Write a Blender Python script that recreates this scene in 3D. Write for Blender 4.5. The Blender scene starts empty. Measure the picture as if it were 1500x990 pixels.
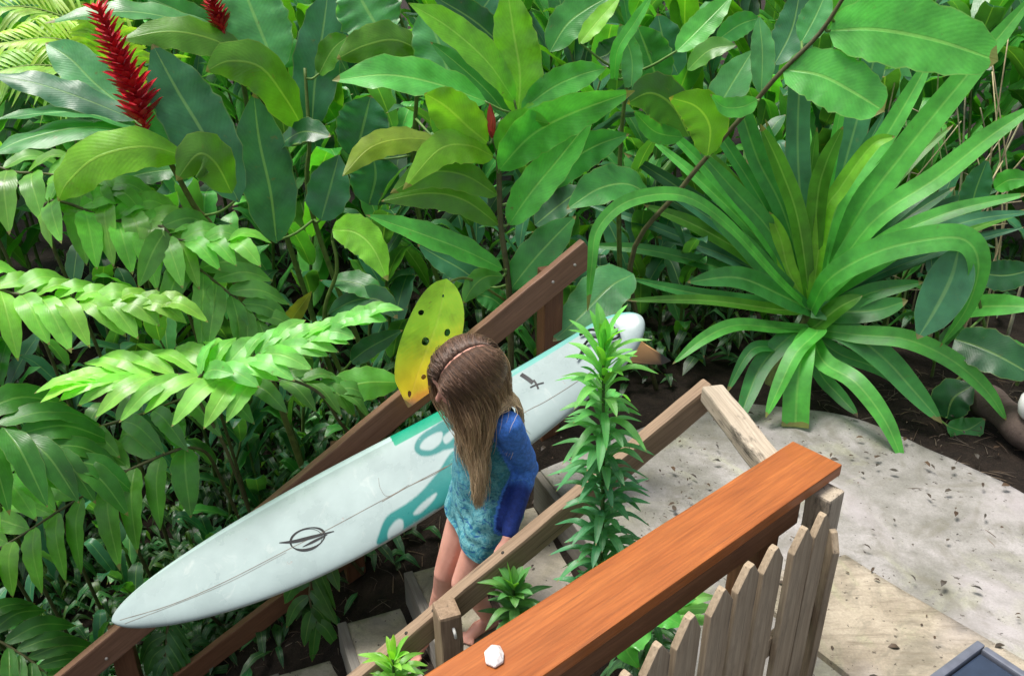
import bpy, bmesh, math, random
from mathutils import Vector as V, Matrix, noise
R = math.radians
rnd = random.Random(11)
scene = bpy.context.scene
COL = scene.collection
# ---------------------------------------------------------------- camera model (metres; z = 0 is the tread the girl stands on)
FPX, TH, HC = 1250.0, R(26.0), 2.57
CAM = V((0, 0, HC))
CT, ST = math.cos(TH), math.sin(TH)
def ray(px, py):
    dx, dy = (px - 750) / FPX, (495 - py) / FPX
    return V((dx, CT + dy * ST, -ST + dy * CT))
def at(px, py, Y):
    r = ray(px, py); return CAM + r * (Y / r.y)
def atz(px, py, z):
    r = ray(px, py); return CAM + r * ((z - HC) / r.z)
def onplane(px, py, P, n):
    r = ray(px, py); return CAM + r * ((P - CAM).dot(n) / r.dot(n))
def depth(p):
    d = p - CAM; return d.y * CT - d.z * ST
# stair frame: A0 = point under the middle rail, HD = up the stairs, PD = across to the left railing
A0 = V((-.247, 2.13, 0)); HD = V((.923, .385, 0)); PD = V((-.385, .923, 0)); UP = V((0, 0, 1))
def st(a, p, z): return A0 + HD * a + PD * p + UP * z
def clamp(x, a, b): return max(a, min(b, x))
def sm(a, b, x):
    t = clamp((x - a) / (b - a), 0, 1); return t * t * (3 - 2 * t)
GZ = .34
def gz(x, y):
    d = V((x, y, 0)) - A0
    a, p = d.dot(HD), d.dot(PD)
    zl = clamp((a - .16) * .58, -1.1, GZ) - .12
    zl += (GZ - .02 - zl) * sm(2.2, 4.5, p)
    k = 1 - sm(-.45, -.15, p)
    zl += (GZ - .03 - zl) * k * .6
    z = zl + (GZ - zl) * sm(.7, 1.0, a)
    r = math.hypot(x, y - 3)
    z += .02 * noise.noise(V((x * 3, y * 3, 1))) * (1 if r < 8 else .3)
    return z
# ---------------------------------------------------------------- mesh builder
class MB:
    def __init__(s): s.v, s.f, s.uv, s.c, s.sm = [], [], [], [], True
    def add(s, vs, fs, uvs=None, col=(1, 1, 1)):
        b = len(s.v); s.v += [tuple(q) for q in vs]
        s.f += [tuple(b + i for i in f) for f in fs]
        s.uv += uvs if uvs else [(0, 0)] * len(vs)
        s.c += col if isinstance(col, list) else [col] * len(vs)
    def build(s, name, mat, parent=None, smooth=True, origin=None):
        o0 = V(origin) if origin is not None else V((0, 0, 0))
        me = bpy.data.meshes.new(name)
        me.from_pydata([(x - o0.x, y - o0.y, z - o0.z) for x, y, z in s.v], [], s.f)
        ul = me.uv_layers.new(name='UVMap')
        li = [0] * len(me.loops); me.loops.foreach_get('vertex_index', li)
        fl = []
        for i in li: fl += s.uv[i]
        ul.data.foreach_set('uv', fl)
        ca = me.color_attributes.new('col', 'FLOAT_COLOR', 'POINT')
        fl = []
        for c in s.c: fl += [c[0], c[1], c[2], 1]
        ca.data.foreach_set('color', fl)
        if smooth: me.polygons.foreach_set('use_smooth', [True] * len(me.polygons))
        me.update()
        me.materials.append(mat)
        o = bpy.data.objects.new(name, me); COL.objects.link(o)
        if parent:
            o.parent = parent
            o.location = o0 - parent.location
        else: o.location = o0
        return o
def tag(o, label=None, cat=None, group=None, kind=None):
    if label: o['label'] = label
    if cat: o['category'] = cat
    if group: o['group'] = group
    if kind: o['kind'] = kind
    return o
def empty(name, loc, label=None, cat=None, group=None):
    o = bpy.data.objects.new(name, None); COL.objects.link(o); o.location = loc
    o.empty_display_size = .1
    return tag(o, label, cat, group)
def spline(pts, n):
    if len(pts) == 2: return [pts[0].lerp(pts[1], i / n) for i in range(n + 1)]
    P = [pts[0] * 2 - pts[1]] + list(pts) + [pts[-1] * 2 - pts[-2]]
    m = len(pts) - 1; out = []
    for i in range(n + 1):
        t = i / n * m; k = min(int(t), m - 1); u = t - k
        a, b, c, d = P[k], P[k + 1], P[k + 2], P[k + 3]
        out.append(.5 * ((2 * b) + (c - a) * u + (2 * a - 5 * b + 4 * c - d) * u * u + (3 * b - 3 * c + d - a) * u ** 3))
    return out
def tube(mb, pts, r0, r1=None, n=8, seg=10, col=(1, 1, 1), rf=None, raw=False):
    r1 = r0 if r1 is None else r1
    C = pts if raw else spline(pts, seg); L = len(C) - 1
    vs, uv, fs = [], [], []
    ref = V((.3, .2, 1))
    for i, c in enumerate(C):
        T = (C[min(i + 1, L)] - C[max(i - 1, 0)]).normalized()
        S = T.cross(ref)
        if S.length < .1: S = T.cross(V((1, 0, 0)))
        S.normalize(); N = S.cross(T); ref = N
        r = r0 + (r1 - r0) * i / L
        if rf: r *= rf(i / L)
        for k in range(n):
            a = 2 * math.pi * k / n
            vs.append(c + S * (math.cos(a) * r) + N * (math.sin(a) * r)); uv.append((i / L, k / n))
    for i in range(L):
        for k in range(n):
            fs.append((i * n + k, i * n + (k + 1) % n, (i + 1) * n + (k + 1) % n, (i + 1) * n + k))
    fs.append(tuple(range(n - 1, -1, -1))); fs.append(tuple(L * n + k for k in range(n)))
    mb.add(vs, fs, uv, col)
PROF = {
    'ginger': lambda t: (max(0, 4 * t * (1 - t))) ** .62 * (1.16 - .32 * t) * (1 if t < .8 else 1 - .45 * ((t - .8) / .2)),
    'blade': lambda t: max(0, math.sin(math.pi * min(1, t ** .85))) ** .75,
    'strap': lambda t: (.62 + .38 * sm(0, .3, t)) * (1 - t ** 4.5) ** .75 if t < 1 else 0,
    'cut': lambda t: (.55 + .45 * sm(0, .5, t)),
    'oval': lambda t: (max(0, 4 * t * (1 - t))) ** .45,
}
def leaf(mb, pts, w, N0, kind='ginger', col=(.06, .15, .04), fold=.18, wave=.06, nl=16, nw=3, curl=0., twist=0., seed=None):
    """one leaf: midrib through pts, half width w, upper face along N0"""
    rr = random.Random(seed if seed is not None else rnd.random())
    C = spline(pts, nl); pf = PROF[kind]
    ph1, ph2 = rr.uniform(0, 6.3), rr.uniform(0, 6.3); fr = rr.uniform(2.6, 4.6)
    vs, uv, fs, cs = [], [], [], []
    Nref = V(N0)
    M = nw * 2 + 1
    for i, c in enumerate(C):
        t = i / nl
        T = (C[min(i + 1, nl)] - C[max(i - 1, 0)]).normalized()
        N = Nref - T * Nref.dot(T)
        if N.length < 1e-3: N = T.orthogonal()
        N.normalize()
        if twist: N = Matrix.Rotation(twist / nl, 3, T) @ N
        Nref = N.copy(); S = T.cross(N)
        ww = w * max(pf(t), .02)
        for k in range(M):
            v = k / nw - 1; av = abs(v)
            ph = ph1 if v < 0 else ph2
            h = fold * av - curl * av * av + wave * av ** 2 * math.sin(fr * 6.283 * t + ph) * (1 if av < .99 else 1.25)
            ed = 1 + (.05 * math.sin(fr * 11 * t + ph * 3) * (1 if wave > .02 else 0) if av > .99 else 0)
            vs.append(c + S * (v * ww * ed) + N * (h * w * min(1, pf(t) * 1.3)))
            uv.append((t, (v + 1) / 2))
    for i in range(nl):
        for k in range(M - 1):
            a = i * M + k
            fs.append((a, a + 1, a + M + 1, a + M))
    mb.add(vs, fs, uv, tuple(col))
def jit(c, a=.12, r=None):
    r = r or rnd
    k = 1 + r.uniform(-a, a); h = r.uniform(-a, a) * .6
    return (c[0] * k * (1 + h), c[1] * k, c[2] * k * (1 - h))
# ---------------------------------------------------------------- materials
def newmat(name):
    m = bpy.data.materials.new(name); m.use_nodes = True
    nt = m.node_tree; nt.nodes.clear()
    return m, nt
class NT:
    def __init__(s, name):
        s.m, s.t = newmat(name); s.out = s.n('ShaderNodeOutputMaterial')
    def n(s, typ, **kw):
        nd = s.t.nodes.new(typ)
        for k, v in kw.items():
            if k.startswith('i_'):
                key = k[2:]; key = int(key) if key.isdigit() else key.replace('_', ' ')
                nd.inputs[key].default_value = v
            else: setattr(nd, k, v)
        return nd
    def l(s, a, b): s.t.links.new(a, b)
    def math(s, op, a, b=None, c=None, cl=False):
        nd = s.n('ShaderNodeMath', operation=op, use_clamp=cl)
        for i, x in enumerate((a, b, c)):
            if x is None: continue
            if isinstance(x, (int, float)): nd.inputs[i].default_value = x
            else: s.l(x, nd.inputs[i])
        return nd.outputs[0]
    def mix(s, f, a, b, bt='MIX'):
        nd = s.n('ShaderNodeMix', data_type='RGBA', blend_type=bt)
        for key, x in ((0, f), (6, a), (7, b)):
            if isinstance(x, (int, float)): nd.inputs[key].default_value = x
            elif isinstance(x, tuple): nd.inputs[key].default_value = (x[0], x[1], x[2], 1)
            else: s.l(x, nd.inputs[key])
        return nd.outputs[2]
    def ramp(s, f, stops):
        nd = s.n('ShaderNodeValToRGB'); cr = nd.color_ramp
        while len(cr.elements) < len(stops): cr.elements.new(.5)
        for e, (p, c) in zip(cr.elements, stops):
            e.position = p; e.color = (c, c, c, 1) if isinstance(c, (int, float)) else (c[0], c[1], c[2], 1)
        s.l(f, nd.inputs[0]); return nd.outputs[0]
    def noise(s, vec, scale, detail=4, rough=.55, dist=0):
        nd = s.n('ShaderNodeTexNoise'); nd.inputs['Scale'].default_value = scale; nd.inputs['Detail'].default_value = detail
        nd.inputs['Roughness'].default_value = rough; nd.inputs['Distortion'].default_value = dist
        if vec is not None: s.l(vec, nd.inputs['Vector'])
        return nd.outputs['Fac']
    def coord(s, kind='Object', scale=None, rot=None):
        tc = s.n('ShaderNodeTexCoord')
        if scale is None: return tc.outputs[kind]
        mp = s.n('ShaderNodeMapping'); mp.inputs['Scale'].default_value = scale
        if rot: mp.inputs['Rotation'].default_value = rot
        s.l(tc.outputs[kind], mp.inputs['Vector']); return mp.outputs[0]
    def bump(s, h, strength=.3, dist=.01):
        nd = s.n('ShaderNodeBump'); nd.inputs['Strength'].default_value = strength; nd.inputs['Distance'].default_value = dist
        s.l(h, nd.inputs['Height']); return nd.outputs[0]
    def pbsdf(s, col, rough=.5, spec=.5, bump=None, coat=0):
        p = s.n('ShaderNodeBsdfPrincipled')
        for key, x in (('Base Color', col), ('Roughness', rough)):
            if isinstance(x, (int, float)): p.inputs[key].default_value = x
            elif isinstance(x, tuple): p.inputs[key].default_value = (x[0], x[1], x[2], 1)
            else: s.l(x, p.inputs[key])
        p.inputs['Specular IOR Level'].default_value = spec
        p.inputs['Coat Weight'].default_value = coat
        if bump is not None: s.l(bump, p.inputs['Normal'])
        return p
    def done(s, sh): s.l(sh, s.out.inputs['Surface']); return s.m
    def attr(s, name='col'):
        nd = s.n('ShaderNodeAttribute'); nd.attribute_name = name; return nd.outputs['Color']
def leaf_mat(name, rib=.85, ribw=.035, rough=.36, spec=.6, veins=150., slant=75., transl=.32, edge=.35, holes=False, blemish=.5):
    s = NT(name)
    uv = s.coord('UV'); sep = s.n('ShaderNodeSeparateXYZ'); s.l(uv, sep.inputs[0])
    u, v = sep.outputs[0], sep.outputs[1]
    av = s.math('ABSOLUTE', s.math('SUBTRACT', v, .5))
    col = s.mix(1, s.attr(), (1.3, 1.25, 1.15), 'MULTIPLY')
    ob = s.coord('Object')
    nz = s.noise(ob, 9, 4); nz2 = s.noise(ob, 45, 3)
    col = s.mix(1, col, s.ramp(nz, [(.3, .7), (.7, 1.3)]), 'MULTIPLY')
    col = s.mix(s.ramp(nz2, [(.35, 0), (.75, .3)]), col, s.mix(1, col, (1.35, 1.15, .8), 'MULTIPLY'))
    wob = s.math('MULTIPLY', nz, 9.)
    vein = s.math('SINE', s.math('ADD', wob, s.math('SUBTRACT', s.math('MULTIPLY', u, veins), s.math('MULTIPLY', av, slant))))
    vm = s.ramp(s.math('MULTIPLY', s.math('ADD', vein, 1), .5), [(.0, .972), (1, 1.022)])
    col = s.mix(1, col, vm, 'MULTIPLY')
    # pale midrib
    mr = s.n('ShaderNodeMapRange', interpolation_type='SMOOTHSTEP'); s.l(av, mr.inputs[0])
    mr.inputs[1].default_value = ribw; mr.inputs[2].default_value = ribw * .35; mr.inputs[3].default_value = 0; mr.inputs[4].default_value = rib
    pale = s.mix(.6, s.mix(1, col, (2.6, 2.1, 2.0), 'MULTIPLY'), (.22, .33, .10))
    col = s.mix(mr.outputs[0], col, pale)
    # thin dry edge and blemishes
    er = s.n('ShaderNodeMapRange', interpolation_type='SMOOTHSTEP'); s.l(av, er.inputs[0])
    er.inputs[1].default_value = .468; er.inputs[2].default_value = .5; er.inputs[4].default_value = edge
    col = s.mix(er.outputs[0], col, (.30, .36, .10))
    bl = s.ramp(s.noise(ob, 23, 5, .7), [(.64, 0), (.73, blemish * 1.3)])
    col = s.mix(bl, col, (.16, .13, .035))
    tb = s.math('MULTIPLY', s.math('GREATER_THAN', s.math('ADD', u, s.math('MULTIPLY', nz, .16)), 1.045), .8)
    col = s.mix(tb, col, (.24, .17, .06))
    geo = s.n('ShaderNodeNewGeometry')
    under = s.mix(1, s.mix(.25, col, (.10, .17, .03)), (1.15, 1.1, .75), 'MULTIPLY')
    col = s.mix(geo.outputs['Backfacing'], col, under)
    rgh = s.ramp(nz, [(.3, rough - .07), (.75, rough + .15)])
    h = s.math('ADD', s.math('MULTIPLY', vein, .09), s.math('ADD', s.math('MULTIPLY', mr.outputs[0], -1.2), s.math('MULTIPLY', nz2, .8)))
    b = s.bump(h, .35, .003)
    p = s.pbsdf(col, rgh, spec, b)
    tr = s.n('ShaderNodeBsdfTranslucent'); s.l(s.mix(1, col, (1.9, 2.3, .8), 'MULTIPLY'), tr.inputs[0])
    ms = s.n('ShaderNodeMixShader'); ms.inputs[0].default_value = transl
    s.l(p.outputs[0], ms.inputs[1]); s.l(tr.outputs[0], ms.inputs[2])
    sh = ms.outputs[0]
    if blemish > .45:          # insect holes with a brown rim
        hb_ = s.math('GREATER_THAN', s.noise(ob, 23, 5, .7), .765)
        tp = s.n('ShaderNodeBsdfTransparent'); m2 = s.n('ShaderNodeMixShader'); s.l(hb_, m2.inputs[0]); s.l(sh, m2.inputs[1]); s.l(tp.outputs[0], m2.inputs[2]); sh = m2.outputs[0]
    if holes:
        hm = None
        for hu_, hv_, hr_ in ((.37, .27, .022), (.47, .58, .027), (.29, .84, .022), (.54, .2, .024), (.70, .36, .022), (.88, .6, .03), (.13, .5, .012)):
            du = s.math('SUBTRACT', u, hu_); dv_ = s.math('MULTIPLY', s.math('SUBTRACT', v, hv_), .42)
            dd = s.math('SQRT', s.math('ADD', s.math('MULTIPLY', du, du), s.math('MULTIPLY', dv_, dv_)))
            dd = s.math('ADD', dd, s.math('MULTIPLY', nz2, .012))
            k_ = s.math('LESS_THAN', dd, hr_ + .006); hm = k_ if hm is None else s.math('MAXIMUM', hm, k_)
        tp = s.n('ShaderNodeBsdfTransparent'); m2 = s.n('ShaderNodeMixShader'); s.l(hm, m2.inputs[0]); s.l(sh, m2.inputs[1]); s.l(tp.outputs[0], m2.inputs[2]); sh = m2.outputs[0]
    return s.done(sh)
def wood_mat(name, c1, c2, c3, rough=.65, spec=.3, grain=1., cracks=.5, coat=0, stain=0, stainc=(.03, .027, .022)):
    s = NT(name)
    ob = s.coord('Object', (2.2, 38 * grain, 38 * grain)); ob2 = s.coord('Object', (7, 160, 160)); o3 = s.coord('Object')
    g = s.noise(ob, 1, 6, .6, .6); g2 = s.noise(ob2, 1, 3, .6); bl = s.noise(o3, 6, 5)
    col = s.mix(s.ramp(g, [(.32, 0), (.68, 1)]), c1, c2)
    col = s.mix(s.ramp(bl, [(.35, 0), (.7, .75)]), col, c3)
    col = s.mix(1, col, s.ramp(g2, [(.3, .78), (.7, 1.15)]), 'MULTIPLY')
    cr = s.ramp(s.noise(s.coord('Object', (3, 90, 90)), 1, 2, .5), [(.66, 0), (.72, cracks)])
    col = s.mix(cr, col, (.03, .024, .02))
    if stain:
        sv = s.ramp(s.noise(s.coord('Object', (5, 16, 16)), 1, 6, .75), [(.52, 0), (.66, stain)])
        col = s.mix(sv, col, stainc)
    h = s.math('SUBTRACT', s.math('ADD', s.math('MULTIPLY', g, .6), s.math('MULTIPLY', g2, .4)), cr)
    return s.done(s.pbsdf(col, s.ramp(g, [(.3, rough - .08), (.7, rough + .1)]), spec, s.bump(h, .5, .003), coat).outputs[0])
def simple_mat(name, col, rough=.5, spec=.4, nscale=20, var=.2, bump=.1, attr=False):
    s = NT(name); ob = s.coord('Object'); nz = s.noise(ob, nscale, 4)
    c = s.attr() if attr else col
    c = s.mix(1, c, s.ramp(nz, [(.3, 1 - var), (.7, 1 + var)]), 'MULTIPLY')
    return s.done(s.pbsdf(c, rough, spec, s.bump(nz, bump, .004)).outputs[0])
M = {}
M['leaf'] = leaf_mat('ginger_leaf')
M['strap'] = leaf_mat('strap_leaf', rib=.6, ribw=.06, veins=0, slant=170, edge=.15, blemish=.25, rough=.38)
M['narrow'] = leaf_mat('narrow_leaf', rib=.35, ribw=.05, veins=0, slant=60, edge=.1, blemish=.15)
M['frond'] = leaf_mat('frond_leaf', rib=.6, ribw=.05, veins=70, slant=70, edge=.3, blemish=.4, transl=.38)
M['holed'] = leaf_mat('holed_leaf', rib=.4, ribw=.03, holes=True, edge=.2, blemish=.3, transl=.5)
M['stem'] = simple_mat('plant_stem', None, .55, .3, 30, .3, .2, attr=True)
M['petal'] = simple_mat('red_bract', None, .4, .4, 40, .25, .1, attr=True)
M['orange'] = wood_mat('orange_stained_wood', (.25, .066, .013), (.38, .115, .022), (.30, .083, .016), .42, .4, 1.0, .25, .1)
M['brown'] = wood_mat('brown_stained_wood', (.12, .055, .028), (.19, .09, .045), (.15, .065, .032), .55, .35, 1, .4)
M['lbrown'] = wood_mat('faded_brown_wood', (.165, .085, .05), (.26, .145, .09), (.21, .11, .065), .55, .35, 1, .4)
M['tan'] = wood_mat('tan_weathered_wood', (.20, .135, .085), (.31, .225, .15), (.25, .17, .11), .72, .25, 1, .55)
M['grey'] = wood_mat('grey_weathered_wood', (.33, .27, .20), (.46, .39, .30), (.40, .34, .26), .8, .2, 1, .75, 0, .9)
M['picket'] = wood_mat('picket_wood', (.27, .20, .13), (.42, .335, .235), (.34, .265, .18), .8, .2, .9, .5, 0, .35, (.10, .08, .055))
# ---------------------------------------------------------------- beams
def link_local(o, parent, mat4):
    COL.objects.link(o)
    if parent:
        o.parent = parent; o.matrix_basis = Matrix.Translation(-parent.location) @ mat4
    else: o.matrix_basis = mat4
def beam(name, p0, p1, w, h, mat, parent=None, up=UP, bev=.005, rough=.0015, seed=0, taper=0):
    """w across, h along up; long axis local X; edges worn a little"""
    p0, p1 = V(p0), V(p1); L = (p1 - p0).length
    X = (p1 - p0).normalized(); Y = V(up).cross(X).normalized(); Z = X.cross(Y)
    bm = bmesh.new(); bmesh.ops.create_cube(bm, size=1)
    for v in bm.verts: v.co = V((v.co.x * L, v.co.y * w, v.co.z * h))
    bmesh.ops.bevel(bm, geom=list(bm.edges), offset=bev, segments=2, profile=.6, affect='EDGES')
    n = max(2, int(L / .06))
    for k in range(1, n):
        x = -L / 2 + L * k / n
        bmesh.ops.bisect_plane(bm, geom=list(bm.verts) + list(bm.edges) + list(bm.faces), plane_co=(x, 0, 0), plane_no=(1, 0, 0))
    for v in bm.verts:
        q = v.co * 9 + V((seed * 7.3, seed * 3.1, 0)); d = noise.noise_vector(q)
        v.co.y += d.y * rough * 1.5; v.co.z += d.z * rough * 1.5
        if taper: v.co.y *= 1 - taper * (v.co.x / L + .5)
    me = bpy.data.meshes.new(name); bm.to_mesh(me); bm.free(); me.materials.append(mat)
    o = bpy.data.objects.new(name, me)
    m4 = Matrix((X, Y, Z)).transposed().to_4x4(); m4.translation = (p0 + p1) / 2
    link_local(o, parent, m4)
    return o
def poly_slab(name, pts, thick, mat, kind=None, sub=.06, amp=.006, parent=None, origin=None):
    """flat slab with an outline, top at pts z, gently uneven"""
    bm = bmesh.new(); vs = [bm.verts.new(p) for p in pts]; f = bm.faces.new(vs); bm.normal_update()
    if f.normal.z < 0: f.normal_flip()
    xs = [p[0] for p in pts]; ys = [p[1] for p in pts]
    x = min(xs) + sub
    while x < max(xs):
        bmesh.ops.bisect_plane(bm, geom=list(bm.verts) + list(bm.edges) + list(bm.faces), plane_co=(x, 0, 0), plane_no=(1, 0, 0)); x += sub
    y = min(ys) + sub
    while y < max(ys):
        bmesh.ops.bisect_plane(bm, geom=list(bm.verts) + list(bm.edges) + list(bm.faces), plane_co=(0, y, 0), plane_no=(0, 1, 0)); y += sub
    ex = bmesh.ops.extrude_face_region(bm, geom=list(bm.faces))
    ev = [g for g in ex['geom'] if isinstance(g, bmesh.types.BMVert)]
    # the extruded copy becomes the bottom
    for v in ev: v.co.z -= thick
    bmesh.ops.reverse_faces(bm, faces=[g for g in ex['geom'] if isinstance(g, bmesh.types.BMFace)])
    evs = set(ev)
    for v in bm.verts:
        if v not in evs: v.co.z += amp * (noise.noise(v.co * 2.3) + .5 * noise.noise(v.co * 6))
    bm.normal_update(); bmesh.ops.recalc_face_normals(bm, faces=bm.faces)
    me = bpy.data.meshes.new(name); bm.to_mesh(me); bm.free(); me.materials.append(mat)
    for p in me.polygons: p.use_smooth = p.normal.z > .8
    o = bpy.data.objects.new(name, me)
    if parent: link_local(o, parent, Matrix.Identity(4))
    else: COL.objects.link(o)
    if kind: o['kind'] = kind
    return o
# ---------------------------------------------------------------- ground materials
def soil_mat():
    s = NT('dark_soil'); ob = s.coord('Object')
    a, b = s.noise(ob, 14, 8, .7), s.noise(ob, 90, 5, .7)
    c = s.mix(s.ramp(a, [(.35, 0), (.7, 1)]), (.012, .009, .007), (.036, .025, .018))
    c = s.mix(s.ramp(b, [(.55, 0), (.7, .6)]), c, (.065, .048, .034))
    return s.done(s.pbsdf(c, .9, .2, s.bump(s.math('ADD', a, s.math('MULTIPLY', b, .5)), 1, .03)).outputs[0])
def sand_mat(name, c1, c2, c3, streak=None, speck=.8):
    s = NT(name); ob = s.coord('Object')
    big = s.noise(ob, 1.3, 5, .55, 1.2); mid = s.noise(ob, 7, 6, .65); fine = s.noise(ob, 120, 4, .7); sp = s.noise(ob, 42, 3, .6)
    c = s.mix(s.ramp(big, [(.38, 0), (.58, 1)]), c1, c2)
    c = s.mix(s.ramp(mid, [(.42, 0), (.7, .8)]), c, c3)
    c = s.mix(s.ramp(s.noise(ob, 2.1, 4, .6, 2.), [(.55, 0), (.72, .45)]), c, (.36, .37, .22))
    c = s.mix(1, c, s.ramp(fine, [(.25, .78), (.75, 1.15)]), 'MULTIPLY')
    c = s.mix(s.ramp(s.noise(ob, 3.3, 6, .65, 2.5), [(.5, 0), (.64, .55)]), c, (.15, .14, .105))
    c = s.mix(s.ramp(s.noise(ob, 1.7, 3, .5, 1.), [(.55, 0), (.7, .5)]), c, (.40, .36, .37))
    spm = s.ramp(sp, [(.655, 0), (.70, speck)])
    c = s.mix(spm, c, (.045, .035, .028))
    h = s.math('ADD', s.math('MULTIPLY', mid, .7), s.math('MULTIPLY', fine, .3))
    if streak:
        sn = s.noise(s.coord('Object', (5, 36, 5), (0, 0, streak)), 1, 5, .7)
        sm_ = s.ramp(sn, [(.5, 0), (.68, .7)])
        c = s.mix(sm_, c, (.17, .14, .10)); h = s.math('SUBTRACT', h, s.math('MULTIPLY', sn, 1.6))
    return s.done(s.pbsdf(c, .85, .25, s.bump(h, .7, .008)).outputs[0])
M['soil'] = soil_mat()
M['sand'] = sand_mat('pale_concrete', (.19, .185, .155), (.345, .325, .31), (.155, .15, .125))
M['sandrough'] = sand_mat('rough_concrete', (.33, .28, .205), (.43, .37, .285), (.20, .165, .12), streak=R(33))
M['tread'] = sand_mat('tread_concrete', (.27, .245, .18), (.38, .34, .27), (.19, .175, .12), speck=.95)
M['riser'] = wood_mat('riser_wood', (.13, .125, .11), (.21, .2, .18), (.17, .15, .12), .8, .2, 1, .4)
# ---------------------------------------------------------------- ground sheet to the horizon
def grow(lo, hi, step, far):
    a = []; x = lo
    while x < hi: a.append(x); x += step
    d = step; x = hi; up = []
    while x < far: up.append(x); d *= 1.5; x += d
    up.append(far); d = step; x = lo; dn = []
    while x > -far:
        d *= 1.5; x -= d; dn.append(max(x, -far))
    return dn[::-1] + a + up
gx, gy = grow(-3.2, 4.2, .08, 300), grow(.2, 7.5, .08, 300)
g = MB()
nx = len(gx)
g.add([(x, y, gz(x, y)) for y in gy for x in gx],
      [(j * nx + i, j * nx + i + 1, (j + 1) * nx + i + 1, (j + 1) * nx + i) for j in range(len(gy) - 1) for i in range(nx - 1)])
tag(g.build('ground', M['soil']), kind='structure')
# path: the pale concrete at the head of the stairs, its far edge curving away to the right
edge = [(1003, 600), (1060, 588), (1120, 592), (1200, 602), (1270, 618), (1340, 646), (1420, 682), (1500, 722), (1600, 790), (1750, 900)]
P = [atz(q.x, q.y, .375) for q in spline([V((a, b, 0)) for a, b in edge], 30)]
c0 = st(.74, .80, .375); c1 = st(.74, -.35, .375)
far_pts = P + [V((3.2, .9, .375)), V((.6, .9, .375)), c1, c0]
poly_slab('path', far_pts, .12, M['sand'], 'structure', amp=.012)
# rough broom-finished slab nearer the deck, lying on the first one
q = [atz(1236, 812, .40), atz(1330, 868, .40), atz(1500, 968, .40), atz(1700, 1090, .40), atz(1500, 1300, .40), atz(1262, 1000, .40), atz(1196, 950, .40), atz(1120, 890, .40), atz(1000, 815, .40), atz(1090, 760, .40)]
q = [atz(1238, 812, .40), atz(1500, 966, .40), atz(1720, 1100, .40), atz(1500, 1300, .40), atz(1262, 1002, .40), atz(1195, 950, .40), atz(1085, 850, .40)]
poly_slab('pavement', q, .03, M['sandrough'], 'structure', amp=.006)
# ---------------------------------------------------------------- staircase: wooden risers, pale concrete treads
stair = empty('staircase', st(.11, .4, -.2), 'outdoor steps with pale gritty treads and grey wooden risers under the girl', 'stairs')
for k in range(-3, 3):
    a0 = .11 + .31 * k; z = .18 * k
    w0, w1 = -.03, .80
    if k < 2:
        pts = [st(a0 + .02, w0, z), st(a0 + .33, w0, z), st(a0 + .33, w1, z), st(a0 + .02, w1, z)]
        poly_slab('tread', pts, .16, M['tread'], parent=stair, sub=.04, amp=.006)
    beam('riser', st(a0, w0 - .01, z - .088), st(a0, w1 + .01, z - .088), .04, .19, M['riser'], stair, seed=k)
# ---------------------------------------------------------------- left railing, brown stained
Lt, Lb = at(863, 366, 3.55), at(110, 990, 2.70)
ld = (Lt - Lb).normalized(); lh = V((ld.x, ld.y, 0)).normalized(); lp = V((-lh.y, lh.x, 0)); lup = lp.cross(ld) * -1
if lup.z < 0: lup = -lup
lr = empty('handrail', (Lb.x, Lb.y, gz(Lb.x, Lb.y)), 'brown stained sloping handrail on the plant side of the steps, behind the surfboard', 'handrail')
beam('top_rail', Lb - ld * .35, Lt, .045, .125, M['lbrown'], lr, lup, .008, .002, 1)
def lpost(px, py, dz0, w=.095):
    t = None
    # point on the rail plane under the pixel
    c = onplane(px, py, Lb, lp)
    return c
for px, py, sd in ((805, 470, 1), (512, 760, 2), (190, 985, 3)):
    c = onplane(px, py, Lb + lp * .07, lp)
    t = (c - Lb).dot(lh) / ld.dot(lh); top = Lb + ld * t
    b = V((c.x, c.y, gz(c.x, c.y) - .15))
    beam('post', b, V((c.x, c.y, top.z + (.01 if sd == 1 else -.0))), .092, .092, M['brown'], lr, lh, .006, .002, sd)
lo0, lo1 = onplane(258, 1000, Lb, lp), onplane(505, 812, Lb, lp)
beam('lower_rail', lo0, lo1, .04, .10, M['brown'], lr, lup, .006, .002, 5)
for px, py in ((810, 413), (156, 964), (842, 388)):
    c = onplane(px, py, Lb - lp * .024, lp)
    mb = MB(); tube(mb, [c + lp * .01, c - lp * .004], .008, .0065, 10, 3, (.5, .45, .4)); mb.build('bolt', M['petal'] if False else simple_mat('bolt_metal', (.42, .38, .33), .4, .5, 60, .2), lr, origin=c)
# ---------------------------------------------------------------- middle railing, weathered
Mt = onplane(1044, 570, st(0, 0, 0), PD); Mb = onplane(640, 906, st(0, 0, 0), PD); Mb = Mb - (Mt - Mb) * .30
md = (Mt - Mb).normalized(); mup = PD.cross(md) * -1
if mup.z < 0: mup = -mup
mr = empty('handrail', st(0, 0, -.2), 'weathered tan sloping handrail the girl rests her hand on, nearer side of the steps', 'handrail')
beam('top_rail', Mb, Mt, .05, .092, M['tan'], mr, mup, .011, .0025, 7)
for px, py in ((636, 894), (598, 928), (734, 806)):
    c = onplane(px, py, st(0, 0, 0), PD); t_ = (c - Mb).dot(md); c = Mb + md * t_ + mup * .0465 - PD * .006
    mb = MB(); tube(mb, [c - mup * .004, c + mup * .0015], .0065, .0055, 10, 2, (.03, .025, .02)); mb.build('nail', simple_mat('dark_iron', (.03, .026, .022), .6, .3, 60, .3), mr, origin=c)
c = onplane(655, 893, st(0, -.075, 0), PD)
beam('post', V((c.x, c.y, -.4)), V((c.x, c.y, c.z + .012)), .09, .075, M['tan'], mr, HD, .012, .003, 8)
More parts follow.
